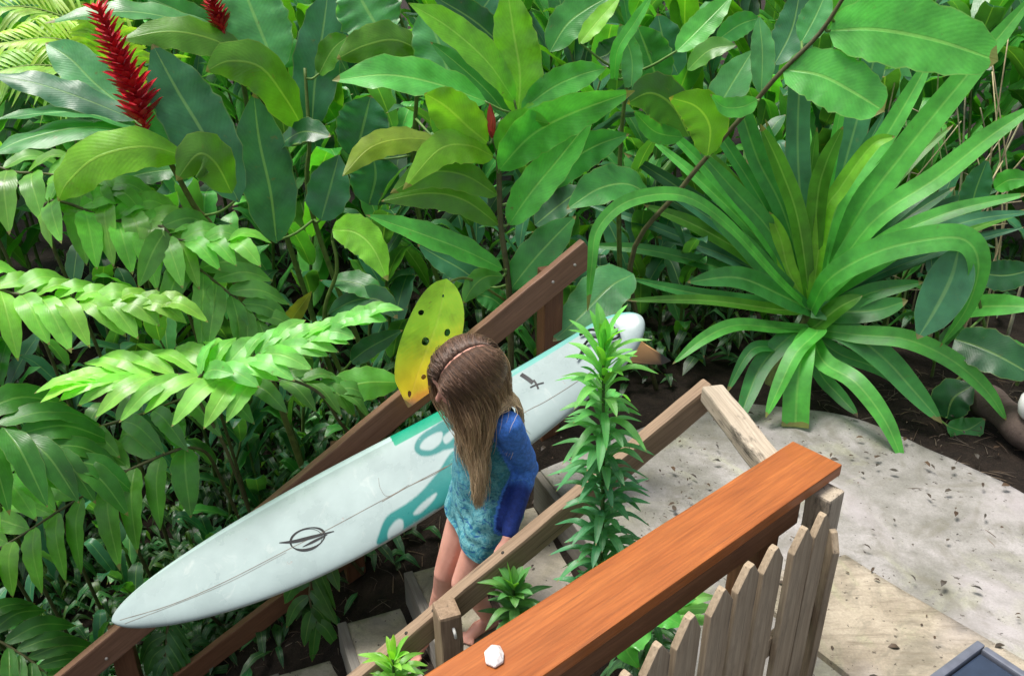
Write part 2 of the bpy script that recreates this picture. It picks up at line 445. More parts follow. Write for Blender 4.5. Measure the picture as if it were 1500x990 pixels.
kx = onplane(664, 926, st(0, -.115, 0), PD)
mb = MB(); tube(mb, [kx + UP * .022, kx - PD * .016 + UP * .012, kx - PD * .012 - UP * .012 + HD * .004, kx - UP * .02 + HD * .008], .0055, .0045, 8, 10, (.7, .68, .62))
mb.build('hook', simple_mat('white_plastic', (.72, .7, .65), .4, .5, 50, .1), mr, origin=kx)
x0, x1 = st(.97, -.035, 1.165), atz(1128, 684, 1.155)
tag(beam('cross_rail', x0, x1 + (x1 - x0) * .1, .075, .06, M['grey'], mr, UP, .008, .003, 10), 'grey cracked board from the rail end to the orange rail')
# ---------------------------------------------------------------- deck railing with orange cap
CZ = 1.23
e0, e1 = atz(1167, 643, CZ), atz(1229, 681, CZ)           # far end, two corners
f0, f1 = atz(622, 988, CZ), atz(790, 990, CZ)
cd = ((e0 + e1) / 2 - (f0 + f1) / 2).normalized(); cp = V((cd.y, -cd.x, 0))          # cp points to the pickets
mid0 = (e0 + e1) / 2; wcap = abs((e1 - e0).dot(cp))
dr = empty('deck_railing', (mid0.x, mid0.y, .3), 'deck railing with a wide orange stained cap board and a brown apron below it', 'railing')
far = mid0 + cd * 0; near = mid0 - cd * 1.9
CW = .155
beam('cap_rail', near - UP * .02, far - UP * .02, CW, .036, M['orange'], dr, UP, .004, .0008, 12)
ap = cp * (CW / 2 - .03)
beam('apron', near + ap - UP * .083, far - cd * .165 + ap - UP * .083, .03, .088, M['brown'], dr, UP, .004, .001, 13)
pc = far - cd * .26 + cp * .0
tag(beam('post', V((pc.x, pc.y, .25)), V((pc.x, pc.y, CZ - .042)), .09, .09, M['brown'], dr, cd, .005, .001, 14), 'reddish brown post under the orange cap')
pw = far - cd * .075 + cp * (CW / 2 + .002)
tag(beam('post', V((pw.x, pw.y, .3)), V((pw.x, pw.y, CZ - .05)), .075, .075, M['grey'], dr, cd, .008, .003, 15), 'pale weathered post behind the tallest pickets')
# ---------------------------------------------------------------- picket fence
pf = empty('picket_fence', (pw.x, pw.y, .3), 'weathered wooden fence of pointed pickets below the orange rail', 'fence')
fp = pw + cp * .06
def picket(px, py, w, pl=None, n=None, sd=0, face=None, lean=0):
    c = onplane(px, py, pl if pl is not None else fp, n if n is not None else cp)
    d = face if face is not None else cd
    nn = V((d.y, -d.x, 0)); r = random.Random(sd)
    h = c.z - .28; th = .02
    prof = [(-w / 2, 0), (w / 2, 0), (w / 2, h - w * .62 + r.uniform(-.01, .01)), (w * .10 + r.uniform(-.006, .006), h), (-w * .06, h - .004), (-w / 2, h - w * .72 + r.uniform(-.01, .01))]
    bm = bmesh.new()
    vs = [bm.verts.new(V((x, -th / 2, z))) for x, z in prof]
    f = bm.faces.new(vs)
    ex = bmesh.ops.extrude_face_region(bm, geom=[f])
    for v in [g_ for g_ in ex['geom'] if isinstance(g_, bmesh.types.BMVert)]: v.co.y += th
    bmesh.ops.recalc_face_normals(bm, faces=bm.faces)
    bmesh.ops.bevel(bm, geom=list(bm.edges), offset=.0035, segments=2, profile=.6, affect='EDGES')
    k = 1
    while k * .06 < h:
        bmesh.ops.bisect_plane(bm, geom=list(bm.verts) + list(bm.edges) + list(bm.faces), plane_co=(0, 0, k * .06), plane_no=(0, 0, 1)); k += 1
    for v in bm.verts:
        dd = noise.noise_vector(v.co * 8 + V((sd * 5.1, 0, 0))); v.co.x += dd.x * .0016; v.co.y += dd.y * .002
    for v in bm.verts: v.co = V((v.co.z, v.co.x, v.co.y))        # grain along local X
    me = bpy.data.meshes.new('picket'); bm.to_mesh(me); bm.free(); me.materials.append(M['picket'])
    o = bpy.data.objects.new('picket', me)
    X = (UP + d * lean).normalized(); Y = d; Z = nn
    m4 = Matrix((X, Y, Z)).transposed().to_4x4(); m4.translation = V((c.x, c.y, .28))
    link_local(o, pf, m4)
for i, (px, py, w) in enumerate(((1205, 752, .072), (1178, 771, .085), (1133, 801, .085), (1096, 826, .083), (1057, 860, .084), (1008, 901, .085), (962, 942, .085), (915, 985, .085))):
    picket(px, py, w, sd=i + 3)
picket(1222, 777, .06, fp + cd * .045, cp, 40, face=(cd * .55 - cp * .83).normalized())
rb = fp - cp * .022
for z in (.45, .80):
    beam('backing_rail', V((rb.x, rb.y, z)) + cd * .02, V((rb.x, rb.y, z)) - cd * 1.2, .02, .07, M['picket'], pf, UP, .004, .002, 20)
# ---------------------------------------------------------------- navy box, bottom right
bc = atz(1432, 936, .72); bd = (atz(1345, 1000, .72) - bc).normalized(); be = V((-bd.y, bd.x, 0))
if be.x < 0: be = -be
bx = empty('storage_box', (bc + bd * .25 + be * .25).xy.to_3d() + V((0, 0, .42)), 'dark navy box with a raised grey rim at the edge of the pale paving', 'box')
navy = simple_mat('navy_plastic', (.022, .035, .062), .35, .5, 30, .15, .05); rimm = simple_mat('grey_plastic', (.11, .12, .15), .4, .5, 30, .15, .05)
S = .55
def boxat(name, u0, u1, w0, w1, z0, z1, mat):
    a = bc + bd * u0 + be * ((w0 + w1) / 2); b = bc + bd * u1 + be * ((w0 + w1) / 2)
    return beam(name, V((a.x, a.y, (z0 + z1) / 2)), V((b.x, b.y, (z0 + z1) / 2)), w1 - w0, z1 - z0, mat, bx, UP, .006, 0)
boxat('body', .015, S, .015, S, .42, .66, navy)
boxat('lid', .028, S - .028, .028, S - .028, .663, .708, navy)
for n_, a in (('rim', (0, S, 0, .025)), ('rim', (0, S, S - .025, S)), ('rim', (.001, .0255, .0265, S - .0265)), ('rim', (S - .0255, S - .001, .0265, S - .0265))):
    boxat(n_, *a, .664, .72, rimm)
# dark boards of the lower deck showing below the slab corner
db = empty('deck_boards', atz(1225, 985, .33), 'grey wooden boards below the corner of the rough pale slab', 'decking')
for k in range(4):
    a = atz(1192, 962, .335) - V((.07 * k, .075 * k, 0)) * 1.15 + V((-.05, -.05, 0)); dv = (atz(1262, 1002, .33) - atz(1195, 950, .33)).normalized(); dv.z = 0
    beam('board', a - dv * .25, a + dv * .7, .085, .03, M['riser'], db, UP, .005, .001, k)
# ---------------------------------------------------------------- shell on the cap
def blob(name, c, r, sc, mat, seed, sub=3, amp=.25, fac=False, parent=None, rot=0):
    bm = bmesh.new(); bmesh.ops.create_icosphere(bm, subdivisions=sub, radius=1)
    for v in bm.verts:
        d = 1 + amp * noise.noise(v.co * 1.4 + V((seed, 0, 0))) + amp * .3 * noise.noise(v.co * 4 + V((seed, 2, 0)))
        v.co = V((v.co.x * sc[0], v.co.y * sc[1], v.co.z * sc[2])) * (d * r)
    bmesh.ops.rotate(bm, verts=bm.verts, matrix=Matrix.Rotation(rot, 3, 'Z'))
    me = bpy.data.meshes.new(name); bm.to_mesh(me); bm.free(); me.materials.append(mat)
    for p in me.polygons: p.use_smooth = not fac
    o = bpy.data.objects.new(name, me)
    link_local(o, parent, Matrix.Translation(c)); return o
sc_ = atz(724, 962, CZ)
bm = bmesh.new()
prof = [(-.017, -.020), (.002, -.030), (.019, -.016), (.020, .006), (.012, .026), (-.006, .029), (-.021, .010)]
b0 = [bm.verts.new((x, y, -.001)) for x, y in prof]; b1 = [bm.verts.new((x * 1.04, y * 1.04, .006)) for x, y in prof]; b2 = [bm.verts.new((x * .62, y * .62, .0125 + .002 * (i % 3))) for i, (x, y) in enumerate(prof)]
tp = bm.verts.new((.002, .003, .0165))
for i in range(7):
    j = (i + 1) % 7
    bm.faces.new((b0[i], b0[j], b1[j], b1[i])); bm.faces.new((b1[i], b1[j], b2[j], b2[i])); bm.faces.new((b2[i], b2[j], tp))
bm.faces.new(b0[::-1]); bmesh.ops.bevel(bm, geom=list(bm.edges), offset=.0012, segments=2, affect='EDGES')
me = bpy.data.meshes.new('shell'); bm.to_mesh(me); bm.free(); me.materials.append(simple_mat('pale_shell', (.62, .58, .56), .35, .5, 120, .22, .2))
o = bpy.data.objects.new('shell', me); COL.objects.link(o); o.location = (sc_.x, sc_.y, CZ + .0); o.scale = (.95, .95, .95)
tag(o, 'small white chipped shell fragment lying on the orange cap board', 'shell')
# ---------------------------------------------------------------- driftwood log, white pot, litter
lg = MB(); a, b = atz(1408, 572, .44), atz(1530, 650, .44)
tube(lg, [a, a.lerp(b, .4) + V((0, .03, .02)), b], .075, .085, 16, 24, (1, 1, 1), rf=lambda t: 1 + .12 * math.sin(t * 17) + (-.3 if t < .03 else 0))
tag(lg.build('log', wood_mat('bark', (.07, .05, .042), (.13, .098, .085), (.10, .075, .06), .9, .2, .5, .6), origin=a), 'brown weathered log lying on soil at the far edge of the pale path', 'log')
wp = at(1516, 592, 3.35); wb = MB()
pr = [(.0, 0), (.045, 0), (.058, .02), (.066, .06), (.062, .10), (.045, .125), (.035, .135), (.042, .145), (.036, .15), (.028, .143), (.0, .14)]
n = 24; wv = [wp + V((r_ * math.cos(6.2832 * k / n), r_ * math.sin(6.2832 * k / n), z - .07)) for r_, z in pr for k in range(n)]
wb.add(wv, [(i * n + k, i * n + (k + 1) % n, (i + 1) * n + (k + 1) % n, (i + 1) * n + k) for i in range(len(pr) - 1) for k in range(n)])
tag(wb.build('jar', simple_mat('white_ceramic', (.72, .72, .7), .25, .5, 30, .06, .02), origin=wp - UP * .07), 'round white ceramic jar standing on the log', 'jar')
lt = MB(); rl = random.Random(5)
for k in range(620):
    x, y = (rl.uniform(.65, 3.0), rl.uniform(1.3, 3.6)) if k < 470 else (rl.uniform(-.2, .8), rl.uniform(2.2, 3.4))
    p = V((x, y, 0)); d = p - A0; a, pp = d.dot(HD), d.dot(PD)
    z = .398 if a > .76 else .18 * math.floor((a - .11) / .31) + .008
    if a < .72 and not (0 < pp < .8): continue
    L = rl.choice((.004, .006, .008, .012, .02)); an = rl.uniform(0, 3.14); D = V((math.cos(an), math.sin(an), 0)); p.z = z + .003
    leaf(lt, [p - D * L, p + UP * L * rl.uniform(.1, .6), p + D * L], L * rl.uniform(.2, .6), UP, 'blade', jit((.06, .042, .028), .4, rl), nl=3, nw=1, wave=.2)
tag(lt.build('leaf_litter', M['stem']), kind='stuff')
# ---------------------------------------------------------------- surfboard
BN, BT = at(164, 909, 2.60), at(942, 466, 3.10)
bX = (BT - BN).normalized(); BL = (BT - BN).length
bc_ = BN.lerp(BT, .45); bn = (CAM - bc_); bn -= bX * bn.dot(bX); bn.normalize()
bW = bn.cross(bX);
if bW.z < 0: bW = -bW
ROLL = R(28)
bn, bW = bn * math.cos(ROLL) + bW * math.sin(ROLL), bW * math.cos(ROLL) - bn * math.sin(ROLL)
def hw(s):
    s = clamp(s, 0, 1)
    if s < .42: b = (1 - (1 - s / .42) ** 2) ** .60
    else: b = 1 - .52 * ((s - .42) / .58) ** 1.55
    if s > .92: b *= math.sqrt(max(0, 1 - ((s - .92) / .08) ** 2))
    return .212 * b
def bz(s): return (.115 * ((.55 - s) / .55) ** 2 if s < .55 else .115 * ((s - .55) / .45) ** 2) - .115
def sag_(s): return -.036 * 4 * s * (1 - s)
def bth(s): return .034 * min(1, (hw(s) / .10)) ** .8 + .0005
def surf(s, v):
    """front face point at s along, v across (-1..1)"""
    return BN + bX * (s * BL) + bW * (v * hw(s) + sag_(s)) + bn * (bz(s) + bth(s) * max(0, 1 - abs(v) ** 3.2) ** .5)
def px2sv(px, py):
    p = onplane(px, py, BN + bn * .034, bn); d = p - BN
    s = d.dot(bX) / BL; h = hw(s)
    for _ in range(3):
        p = onplane(px, py, BN + bn * (bz(s) + .9 * bth(s)), bn); d = p - BN; s = d.dot(bX) / BL
    return s, clamp((d.dot(bW) - sag_(s)) / max(hw(s), .01), -.98, .98)
def proj(p):
    d = p - CAM; f = d.y * CT - d.z * ST; u = d.y * ST + d.z * CT
    return 750 + FPX * d.x / f, 495 - FPX * u / f
def inpoly(x, y, P):
    c = False; j = len(P) - 1
    for i in range(len(P)):
        if (P[i][1] > y) != (P[j][1] > y) and x < (P[j][0] - P[i][0]) * (y - P[i][1]) / (P[j][1] - P[i][1]) + P[i][0]: c = not c
        j = i
    return c
svp = lambda P: [px2sv(*q) for q in P]
WHITE, AQUA, TEAL, GREEN = (.31, .385, .375), (.15, .40, .355), (.010, .17, .155), (.004, .27, .16)
def rnd_(P, n=80):
    Q = [V((a, b, 0)) for a, b in P]; Q = spline([Q[-1]] + Q + [Q[0], Q[1]], n * 2); k = len(Q) // (len(P) + 2); return [(q.x, q.y) for q in Q[k:-k]]
svq = lambda P: rnd_(svp(P))
teal1 = svq([(553, 799), (555, 779), (567, 756), (590, 741), (615, 722), (640, 694), (668, 660), (690, 720), (640, 760), (600, 785)])
hole1 = svq([(566, 789), (568, 775), (580, 761), (589, 761), (587, 776), (573, 789)]); hole2 = svq([(604, 752), (616, 738), (634, 724), (640, 722), (632, 734), (614, 750)])
teal2 = svq([(608, 660), (609, 648), (618, 636), (634, 625), (652, 614), (672, 606), (672, 650), (650, 660), (634, 667), (618, 668)])
hole3 = svq([(616, 657), (620, 646), (634, 636), (648, 633), (646, 648), (632, 659)]); hole4 = svq([(650, 640), (672, 622), (672, 632), (655, 650)])
s_g0, s_g1 = px2sv(583, 645)[0], px2sv(690, 585)[0]
NS = 760
fr_ = []
for k in range(84):
    x_ = -1 + 2 * k / 83; v_ = .45 * x_ + .55 * math.sin(x_ * math.pi / 2); fr_.append((v_, max(0, 1 - abs(v_) ** 3.2) ** .5))
for k in range(1, 20):
    v_ = math.cos(math.pi * k / 20); fr_.append((v_, -max(0, 1 - abs(v_) ** 3.2) ** .5))
NCc = len(fr_)
sb = MB(); vs = []; cs = []; uvs = []
for i in range(NS + 1):
    s = (i / NS); s = s if i not in (0, NS) else (.0004 if i == 0 else .9996)
    h, t, z = hw(s), bth(s), bz(s)
    for k in range(NCc):
        v, tt = fr_[k]
        p = BN + bX * (s * BL) + bW * (v * h + sag_(s)) + bn * (z + t * tt)
        vs.append(p); uvs.append((s, (v + 1) / 2))
        c = WHITE; sl = s + .012 * v
        if tt > -.5:
            if s_g0 < sl < s_g1 and v > .68: c = GREEN
            elif v > .76 and sl >= s_g1: c = AQUA
            elif v > .84: c = (.42, .54, .52)
            if tt > .2 and s_g0 - .12 < s < s_g1 + .05:
                f_ = 0
                for oa in (-.5, -.17, .17, .5):
                    for ob_ in (-.5, -.17, .17, .5):
                        a_, b_2 = s + oa * 1.4 / NS, v + ob_ * .034
                        if (inpoly(a_, b_2, teal1) and not inpoly(a_, b_2, hole1) and not inpoly(a_, b_2, hole2)) or (inpoly(a_, b_2, teal2) and not inpoly(a_, b_2, hole3) and not inpoly(a_, b_2, hole4)): f_ += 1 / 16
                c = tuple(x + (y - x) * f_ for x, y in zip(c, TEAL))
                if s_g0 < sl < s_g1 and v < -.9: c = TEAL
        cs.append(c)
fs = [(i * NCc + k, i * NCc + (k + 1) % NCc, (i + 1) * NCc + (k + 1) % NCc, (i + 1) * NCc + k) for i in range(NS) for k in range(NCc)]
fs += [tuple(range(NCc)), tuple(NS * NCc + k for k in range(NCc - 1, -1, -1))]
sb.add(vs, fs, uvs, cs)
def board_mat():
    s = NT('glossy_board'); ob = s.coord('Object')
    a, b = s.noise(ob, 5, 5, .6), s.noise(ob, 60, 3)
    c = s.mix(1, s.attr(), s.ramp(a, [(.3, .86), (.7, 1.06)]), 'MULTIPLY')
    w = s.ramp(s.noise(s.coord('Object', (3, 3, 3)), 3.2, 6, .7, 1.), [(.58, 0), (.72, .4)])
    c = s.mix(w, c, (.50, .53, .50))
    dg = s.ramp(s.noise(ob, 26, 2, .5), [(.74, 0), (.77, .8)])
    c = s.mix(dg, c, (.30, .30, .28))
    return s.done(s.pbsdf(c, s.ramp(a, [(.3, .22), (.7, .38)]), .45, s.bump(s.math('SUBTRACT', s.noise(ob, 16, 3), dg), .12, .004), .15).outputs[0])
board = sb.build('surfboard', board_mat(), origin=BN.lerp(BT, .5))
tag(board, 'long white surfboard with teal swirls and a round black emblem carried down the steps', 'surfboard')
ink = simple_mat('black_ink', (.012, .012, .013), .5, .3, 40, .1, .02)
def ribbon(mb, pts, wd, off=.0009, n=24):
    Q = spline([V((a, b, 0)) for a, b in pts], n); P = [px2sv(q.x, q.y) for q in Q]
    W = wd if callable(wd) else (lambda t: wd)
    C = [surf(a, b) + bn * off for a, b in P]; L = len(C) - 1; vs = []
    for i, c in enumerate(C):
        T = (C[min(i + 1, L)] - C[max(i - 1, 0)]).normalized(); S = T.cross(bn).normalized() * (W(i / L) / 2)
        vs += [c + S, c - S]
    mb.add(vs, [(2 * i, 2 * i + 1, 2 * i + 3, 2 * i + 2) for i in range(L)])
sgr = MB(); 
ribbon(sgr, [(176, 908), (250, 886), (330, 852), (420, 806), (480, 776), (560, 733), (655, 683)], .0022)
ribbon(sgr, [(182, 913), (250, 888), (335, 853), (420, 809)], .0014)
ribbon(sgr, [(560, 735), (600, 712), (655, 684), (760, 610), (800, 588), (850, 556), (905, 515)], .002)
ribbon(sgr, [(555, 700), (558, 716), (570, 727), (600, 710)], .0013)
sgr.build('stringer', simple_mat('stringer_wood', (.16, .12, .085), .5, .3, 40, .3), board, origin=BN.lerp(BT, .5))
em = MB()
circ = lambda cx, cy, rx, ry, rot=-.3: [(cx + rx * math.cos(t) * math.cos(rot) - ry * math.sin(t) * math.sin(rot), cy + rx * math.cos(t) * math.sin(rot) + ry * math.sin(t) * math.cos(rot)) for t in [6.2832 * k / 20 + .6 for k in range(21)]]
ribbon(em, circ(451, 789, 26, 15), lambda t: .0045 + .005 * math.sin(t * 9) ** 2, n=60)
ribbon(em, circ(450, 791, 23, 15.5), .0022, .0012, n=60)
ribbon(em, [(410, 795), (432, 793), (460, 786), (490, 778)], lambda t: .003 + .012 * math.sin(math.pi * t), .0016)
ribbon(em, [(444, 801), (462, 792), (480, 783)], lambda t: .002 + .009 * math.sin(math.pi * t), .0014)
em.build('emblem', ink, board, origin=BN.lerp(BT, .5))
em2 = MB()
ribbon(em2, [(763, 548), (772, 554), (781, 561)], .017, .0012, 6)
ribbon(em2, [(777, 568), (786, 564), (797, 561)], .006, .0016, 6)
ribbon(em2, [(782, 557), (786, 563), (789, 570)], .008, .0018, 6)
em2.build('emblem', ink, board, origin=BN.lerp(BT, .5))
# fin on the far face, leash cord round the tail
s_f, v_f = .955, -.12
fb = BN + bX * (s_f * BL) + bW * (v_f * hw(s_f) + sag_(s_f)) + bn * (bz(s_f) - bth(s_f) * .8)
fin = MB(); pr = [(-.11, 0), (.05, 0), (.075, .06), (.115, .13), (.14, .175), (.10, .17), (.02, .12), (-.05, .055)]
fv = [fb + bX * a - bn * b - bW * (b * .55) + bW * .005 for a, b in pr] + [fb + bX * a - bn * b - bW * (b * .55) - bW * .005 for a, b in pr]
fcol = [((.95, .52, .22) if b < .12 else (.012, .016, .02)) for a, b in pr] * 2
m_ = len(pr)
fin.add(fv, [tuple(range(m_)), tuple(range(2 * m_ - 1, m_ - 1, -1))] + [(i, (i + 1) % m_, m_ + (i + 1) % m_, m_ + i) for i in range(m_)], None, fcol)
fin.build('fin', simple_mat('fin_resin', None, .3, .5, 20, .05, .02, attr=True), board, False, origin=fb)
le = MB()
lp_ = [surf(*px2sv(x, y)) + bn * o_ for x, y, o_ in ((850, 492, .012), (868, 486, .02), (884, 492, .012), (888, 502, .012), (872, 498, .025), (858, 506, .012), (852, 520, .012), (846, 528, .014))]
tube(le, lp_, .0055, .0055, 8, 40)
tube(le, [surf(*px2sv(x, y)) + bn * .012 for x, y in ((900, 482), (908, 494), (895, 500), (880, 494))], .005, .005, 8, 20)
le.build('leash', ink, board, origin=lp_[0])
# ---------------------------------------------------------------- the girl
fw = V((-.78, -.62, 0)).normalized(); lf = V((.62, -.78, 0)).normalized()
Pc = V((-.10, 2.545, .68)); Ch = V((-.085, 2.56, .95)); Nk = V((-.095, 2.555, 1.09))
def frame(X, Y, Z): return Matrix((X, Y, Z)).transposed()
BF = frame(fw, lf, UP)
class Fig:
    def __init__(s): s.bm = bmesh.new()
    def ell(s, c, r, rot=None, sub=3):
        ret = bmesh.ops.create_icosphere(s.bm, subdivisions=sub, radius=1)
        rot = rot or Matrix.Identity(3)
        for v in ret['verts']: v.co = c + rot @ V((v.co.x * r[0], v.co.y * r[1], v.co.z * r[2]))
    def limb(s, pts, rs, n=9, rot=None, fl=None):
        for i in range(len(pts) - 1):
            for k in range(n + 1):
                t = k / n; r = rs[i] + (rs[i + 1] - rs[i]) * t
                s.ell(pts[i].lerp(pts[i + 1], t), (r * (fl or 1), r, r), rot, 2)
    def torso(s, rings, n=8):
        for i in range(len(rings) - 1):
            c0, a0 = rings[i]; c1, a1 = rings[i + 1]
            for k in range(n + 1):
                t = k / n
                s.ell(c0.lerp(c1, t), tuple(a0[j] + (a1[j] - a0[j]) * t for j in range(3)), BF)
    def mesh(s, name, vox, it=8):
        me = bpy.data.meshes.new(name); s.bm.to_mesh(me); s.bm.free()
        o = bpy.data.objects.new(name, me); COL.objects.link(o)
        m = o.modifiers.new('r', 'REMESH'); m.mode = 'VOXEL'; m.voxel_size = vox
        m = o.modifiers.new('s', 'SMOOTH'); m.iterations = it; m.factor = .5
        dg = bpy.context.evaluated_depsgraph_get(); dg.update()
        me2 = bpy.data.meshes.new_from_object(o.evaluated_get(dg))
        bpy.data.objects.remove(o); bpy.data.meshes.remove(me)
        me2.name = name
        for p in me2.polygons: p.use_smooth = True
        return me2
girl = empty('person', (-.20, 2.60, 0), 'girl with long blonde hair in a blue and teal rash shirt carrying a surfboard', 'person')
def put(name, me, mat, parent=girl):
    me.materials.clear(); me.materials.append(mat)
    o = bpy.data.objects.new(name, me); link_local(o, parent, Matrix.Identity(4)); return o
rh, lh_ = Pc - lf * .068 - UP * .02, Pc + lf * .068 - UP * .02
rk, lk = V((-.255, 2.545, .33)), V((-.182, 2.455, .36))
ra, la = V((-.33, 2.62, -.015)), V((-.095, 2.585, .065))
lsh, rsh = Nk + lf * .128 - UP * .045, Nk - lf * .128 - UP * .045
lel, lwr = V((.050, 2.53, .82)), V((-.015, 2.35, .655))
rel_, rwr = rsh + V((.07, .07, -.19)), rsh + V((.06, .10, -.37))
HCn = V((-.155, 2.50, 1.215))
hf = V((-.82, -.38, -.44)).normalized(); hl = UP.cross(hf).normalized(); hu = hf.cross(hl).normalized()
HR_ = R(26); hu, hl = hu * math.cos(HR_) + hl * math.sin(HR_), hl * math.cos(HR_) - hu * math.sin(HR_)
HF = frame(hf, hl, hu)
HS = 1.07
def hp(a, b, c): return HCn + (hf * a + hl * b + hu * c) * HS
b = Fig()
b.torso([(Pc - UP * .03, (.075, .105, .07)), (Pc + UP * .10, (.066, .09, .06)), (Ch, (.072, .10, .07)), (Ch + UP * .08, (.06, .105, .05))])
b.limb([Nk - UP * .03, Nk + UP * .03, HCn - UP * .04 - hf * .03], [.048, .042, .045])
for h_, k_, a_ in ((rh, rk, ra), (lh_, lk, la)):
    cf = k_.lerp(a_, .3) - fw * .014
    b.limb([h_, h_.lerp(k_, .5), k_], [.078, .064, .047]); b.limb([k_, cf, a_], [.046, .046, .029])
    fz = fw if k_ is lk else (fw * .8 - UP * .62).normalized()
    b.limb([a_ - UP * .035 - fw * .025, a_ - UP * .025 + fz * .05, a_ - UP * .045 + fz * .10], [.026, .030, .022])
    for q in range(5):
        o_ = (q - 2) * .0135 * (1 if k_ is lk else -1); ln = .145 - .010 * abs(q - 0) if q else .15
        t0 = a_ - UP * .046 + fz * .10 + lf * o_
        b.limb([t0, a_ - UP * .052 + fz * ln + lf * o_ * 1.2], [.011, .0095 if q else .012], 5)
for s_, e_, w_ in ((lsh, lel, lwr), (rsh, rel_, rwr)):
    b.limb([s_, e_, w_], [.040, .032, .022])
    hd = (w_ - e_).normalized()
    if w_ is lwr: hd = V((-.1, -.55, -.75)).normalized()
    pal = w_ + hd * .045; side = hd.cross(UP).normalized()
    b.limb([w_, pal], [.021, .024], 6)
    for q in range(4):
        o_ = side * ((q - 1.5) * .015); l_ = (.046, .052, .048, .038)[q]
        k0 = pal + hd * .012 + o_; k1 = k0 + hd * l_ * .55 - UP * .008; k2 = k1 + hd * l_ * .25 - UP * .022
        b.limb([k0, k1, k2], [.0095, .0085, .007], 5)
    b.limb([w_ + hd * .02 + side * .018, w_ + hd * .045 + side * .038 - UP * .008, w_ + hd * .068 + side * .036 - UP * .02], [.011, .0095, .008], 5)
b.ell(HCn, (.098 * HS, .082 * HS, .108 * HS), HF, 4); b.ell(hp(-.02, 0, .015), (.10 * HS, .086 * HS, .10 * HS), HF, 4)
b.ell(hp(.045, 0, -.065), (.055, .055, .05), HF); b.ell(hp(.068, 0, -.098), (.024, .026, .022), HF)
b.limb([hp(.094, 0, .0), hp(.112, 0, -.03)], [.008, .0125], 6); b.ell(hp(.09, 0, -.062), (.014, .022, .006), HF); b.ell(hp(.088, 0, -.074), (.013, .019, .006), HF)
for sg in (-1, 1):
    b.ell(hp(.086, sg * .032, .022), (.014, .022, .007), HF); b.ell(hp(.07, sg * .04, -.035), (.028, .024, .026), HF)
    b.ell(hp(-.008, sg * .074, -.018), (.018, .007, .022), HF)
sk = NT('skin'); ob = sk.coord('Object'); nz = sk.noise(ob, 12, 4)
pc_ = sk.pbsdf(sk.mix(sk.ramp(nz, [(.3, 0), (.7, 1)]), (.54, .255, .185), (.65, .33, .25)), .5, .35, sk.bump(sk.noise(ob, 220, 2), .08, .002))
pc_.inputs['Subsurface Weight'].default_value = .12; pc_.inputs['Subsurface Radius'].default_value = (.02, .008, .004)
M['skin'] = sk.done(pc_.outputs[0])
bme = b.mesh('body', .0062, 7)
put('body', bme, M['skin'])
for sg in (-1, 1):
    e = MB(); c = hp(.079, sg * .032, .004)
    bm_ = bmesh.new(); bmesh.ops.create_icosphere(bm_, subdivisions=3, radius=.0135)
    e.add([c + v.co for v in bm_.verts], [[v.index for v in f.verts] for f in bm_.faces], None,
          [(.02, .012, .008) if v.co.normalized().dot((hf - hu * .5).normalized()) > .86 else ((.6, .58, .55) if v.co.normalized().dot(hu) < .35 else (.45, .22, .15)) for v in bm_.verts]); bm_.free()
    e.build('eye', simple_mat('eye', None, .2, .5, 20, .02, .0, attr=True), girl, origin=c)
# rash shirt: torso and both sleeves, one garment, hem cut on a slant
sh_ = Fig()
sh_.torso([(Pc - UP * .22 + lf * .015 + fw * .035, (.105, .142, .05)), (Pc - UP * .04 - lf * .008, (.108, .146, .06)), (Pc + UP * .09 - lf * .012, (.098, .132, .06)), (Ch - lf * .008, (.095, .128, .075)), (Ch + UP * .085, (.078, .124, .05))], 9)
sh_.limb([lh_, lh_.lerp(lk, .6)], [.10, .092]); sh_.limb([rh, rh.lerp(rk, .6)], [.10, .09])
sh_.limb([Nk - UP * .03, Nk + UP * .012], [.06, .05], 4)
for s_, e_, w_ in ((lsh, lel, lwr), (rsh, rel_, rwr)):
    sh_.limb([s_ - UP * .006, s_.lerp(e_, .5), e_, e_.lerp(w_, .5), w_.lerp(e_, .08)], [.056, .053, .047, .040, .031])
sme = sh_.mesh('rash_shirt', .007, 8)
bm = bmesh.new(); bm.from_mesh(sme)
hem_p = Pc - UP * .135 + lf * .03; hem_n = (UP * 1 + lf * .46 - fw * .06).normalized()
far_arm = [v for v in bm.verts]
bmesh.ops.bisect_plane(bm, geom=list(bm.verts) + list(bm.edges) + list(bm.faces), plane_co=hem_p, plane_no=-hem_n, clear_outer=True)
lay = bm.verts.layers.float_color.new('col')
def seg_d(p, a, b):
    t = clamp((p - a).dot(b - a) / (b - a).length_squared, 0, 1); return (p - a.lerp(b, t)).length, t
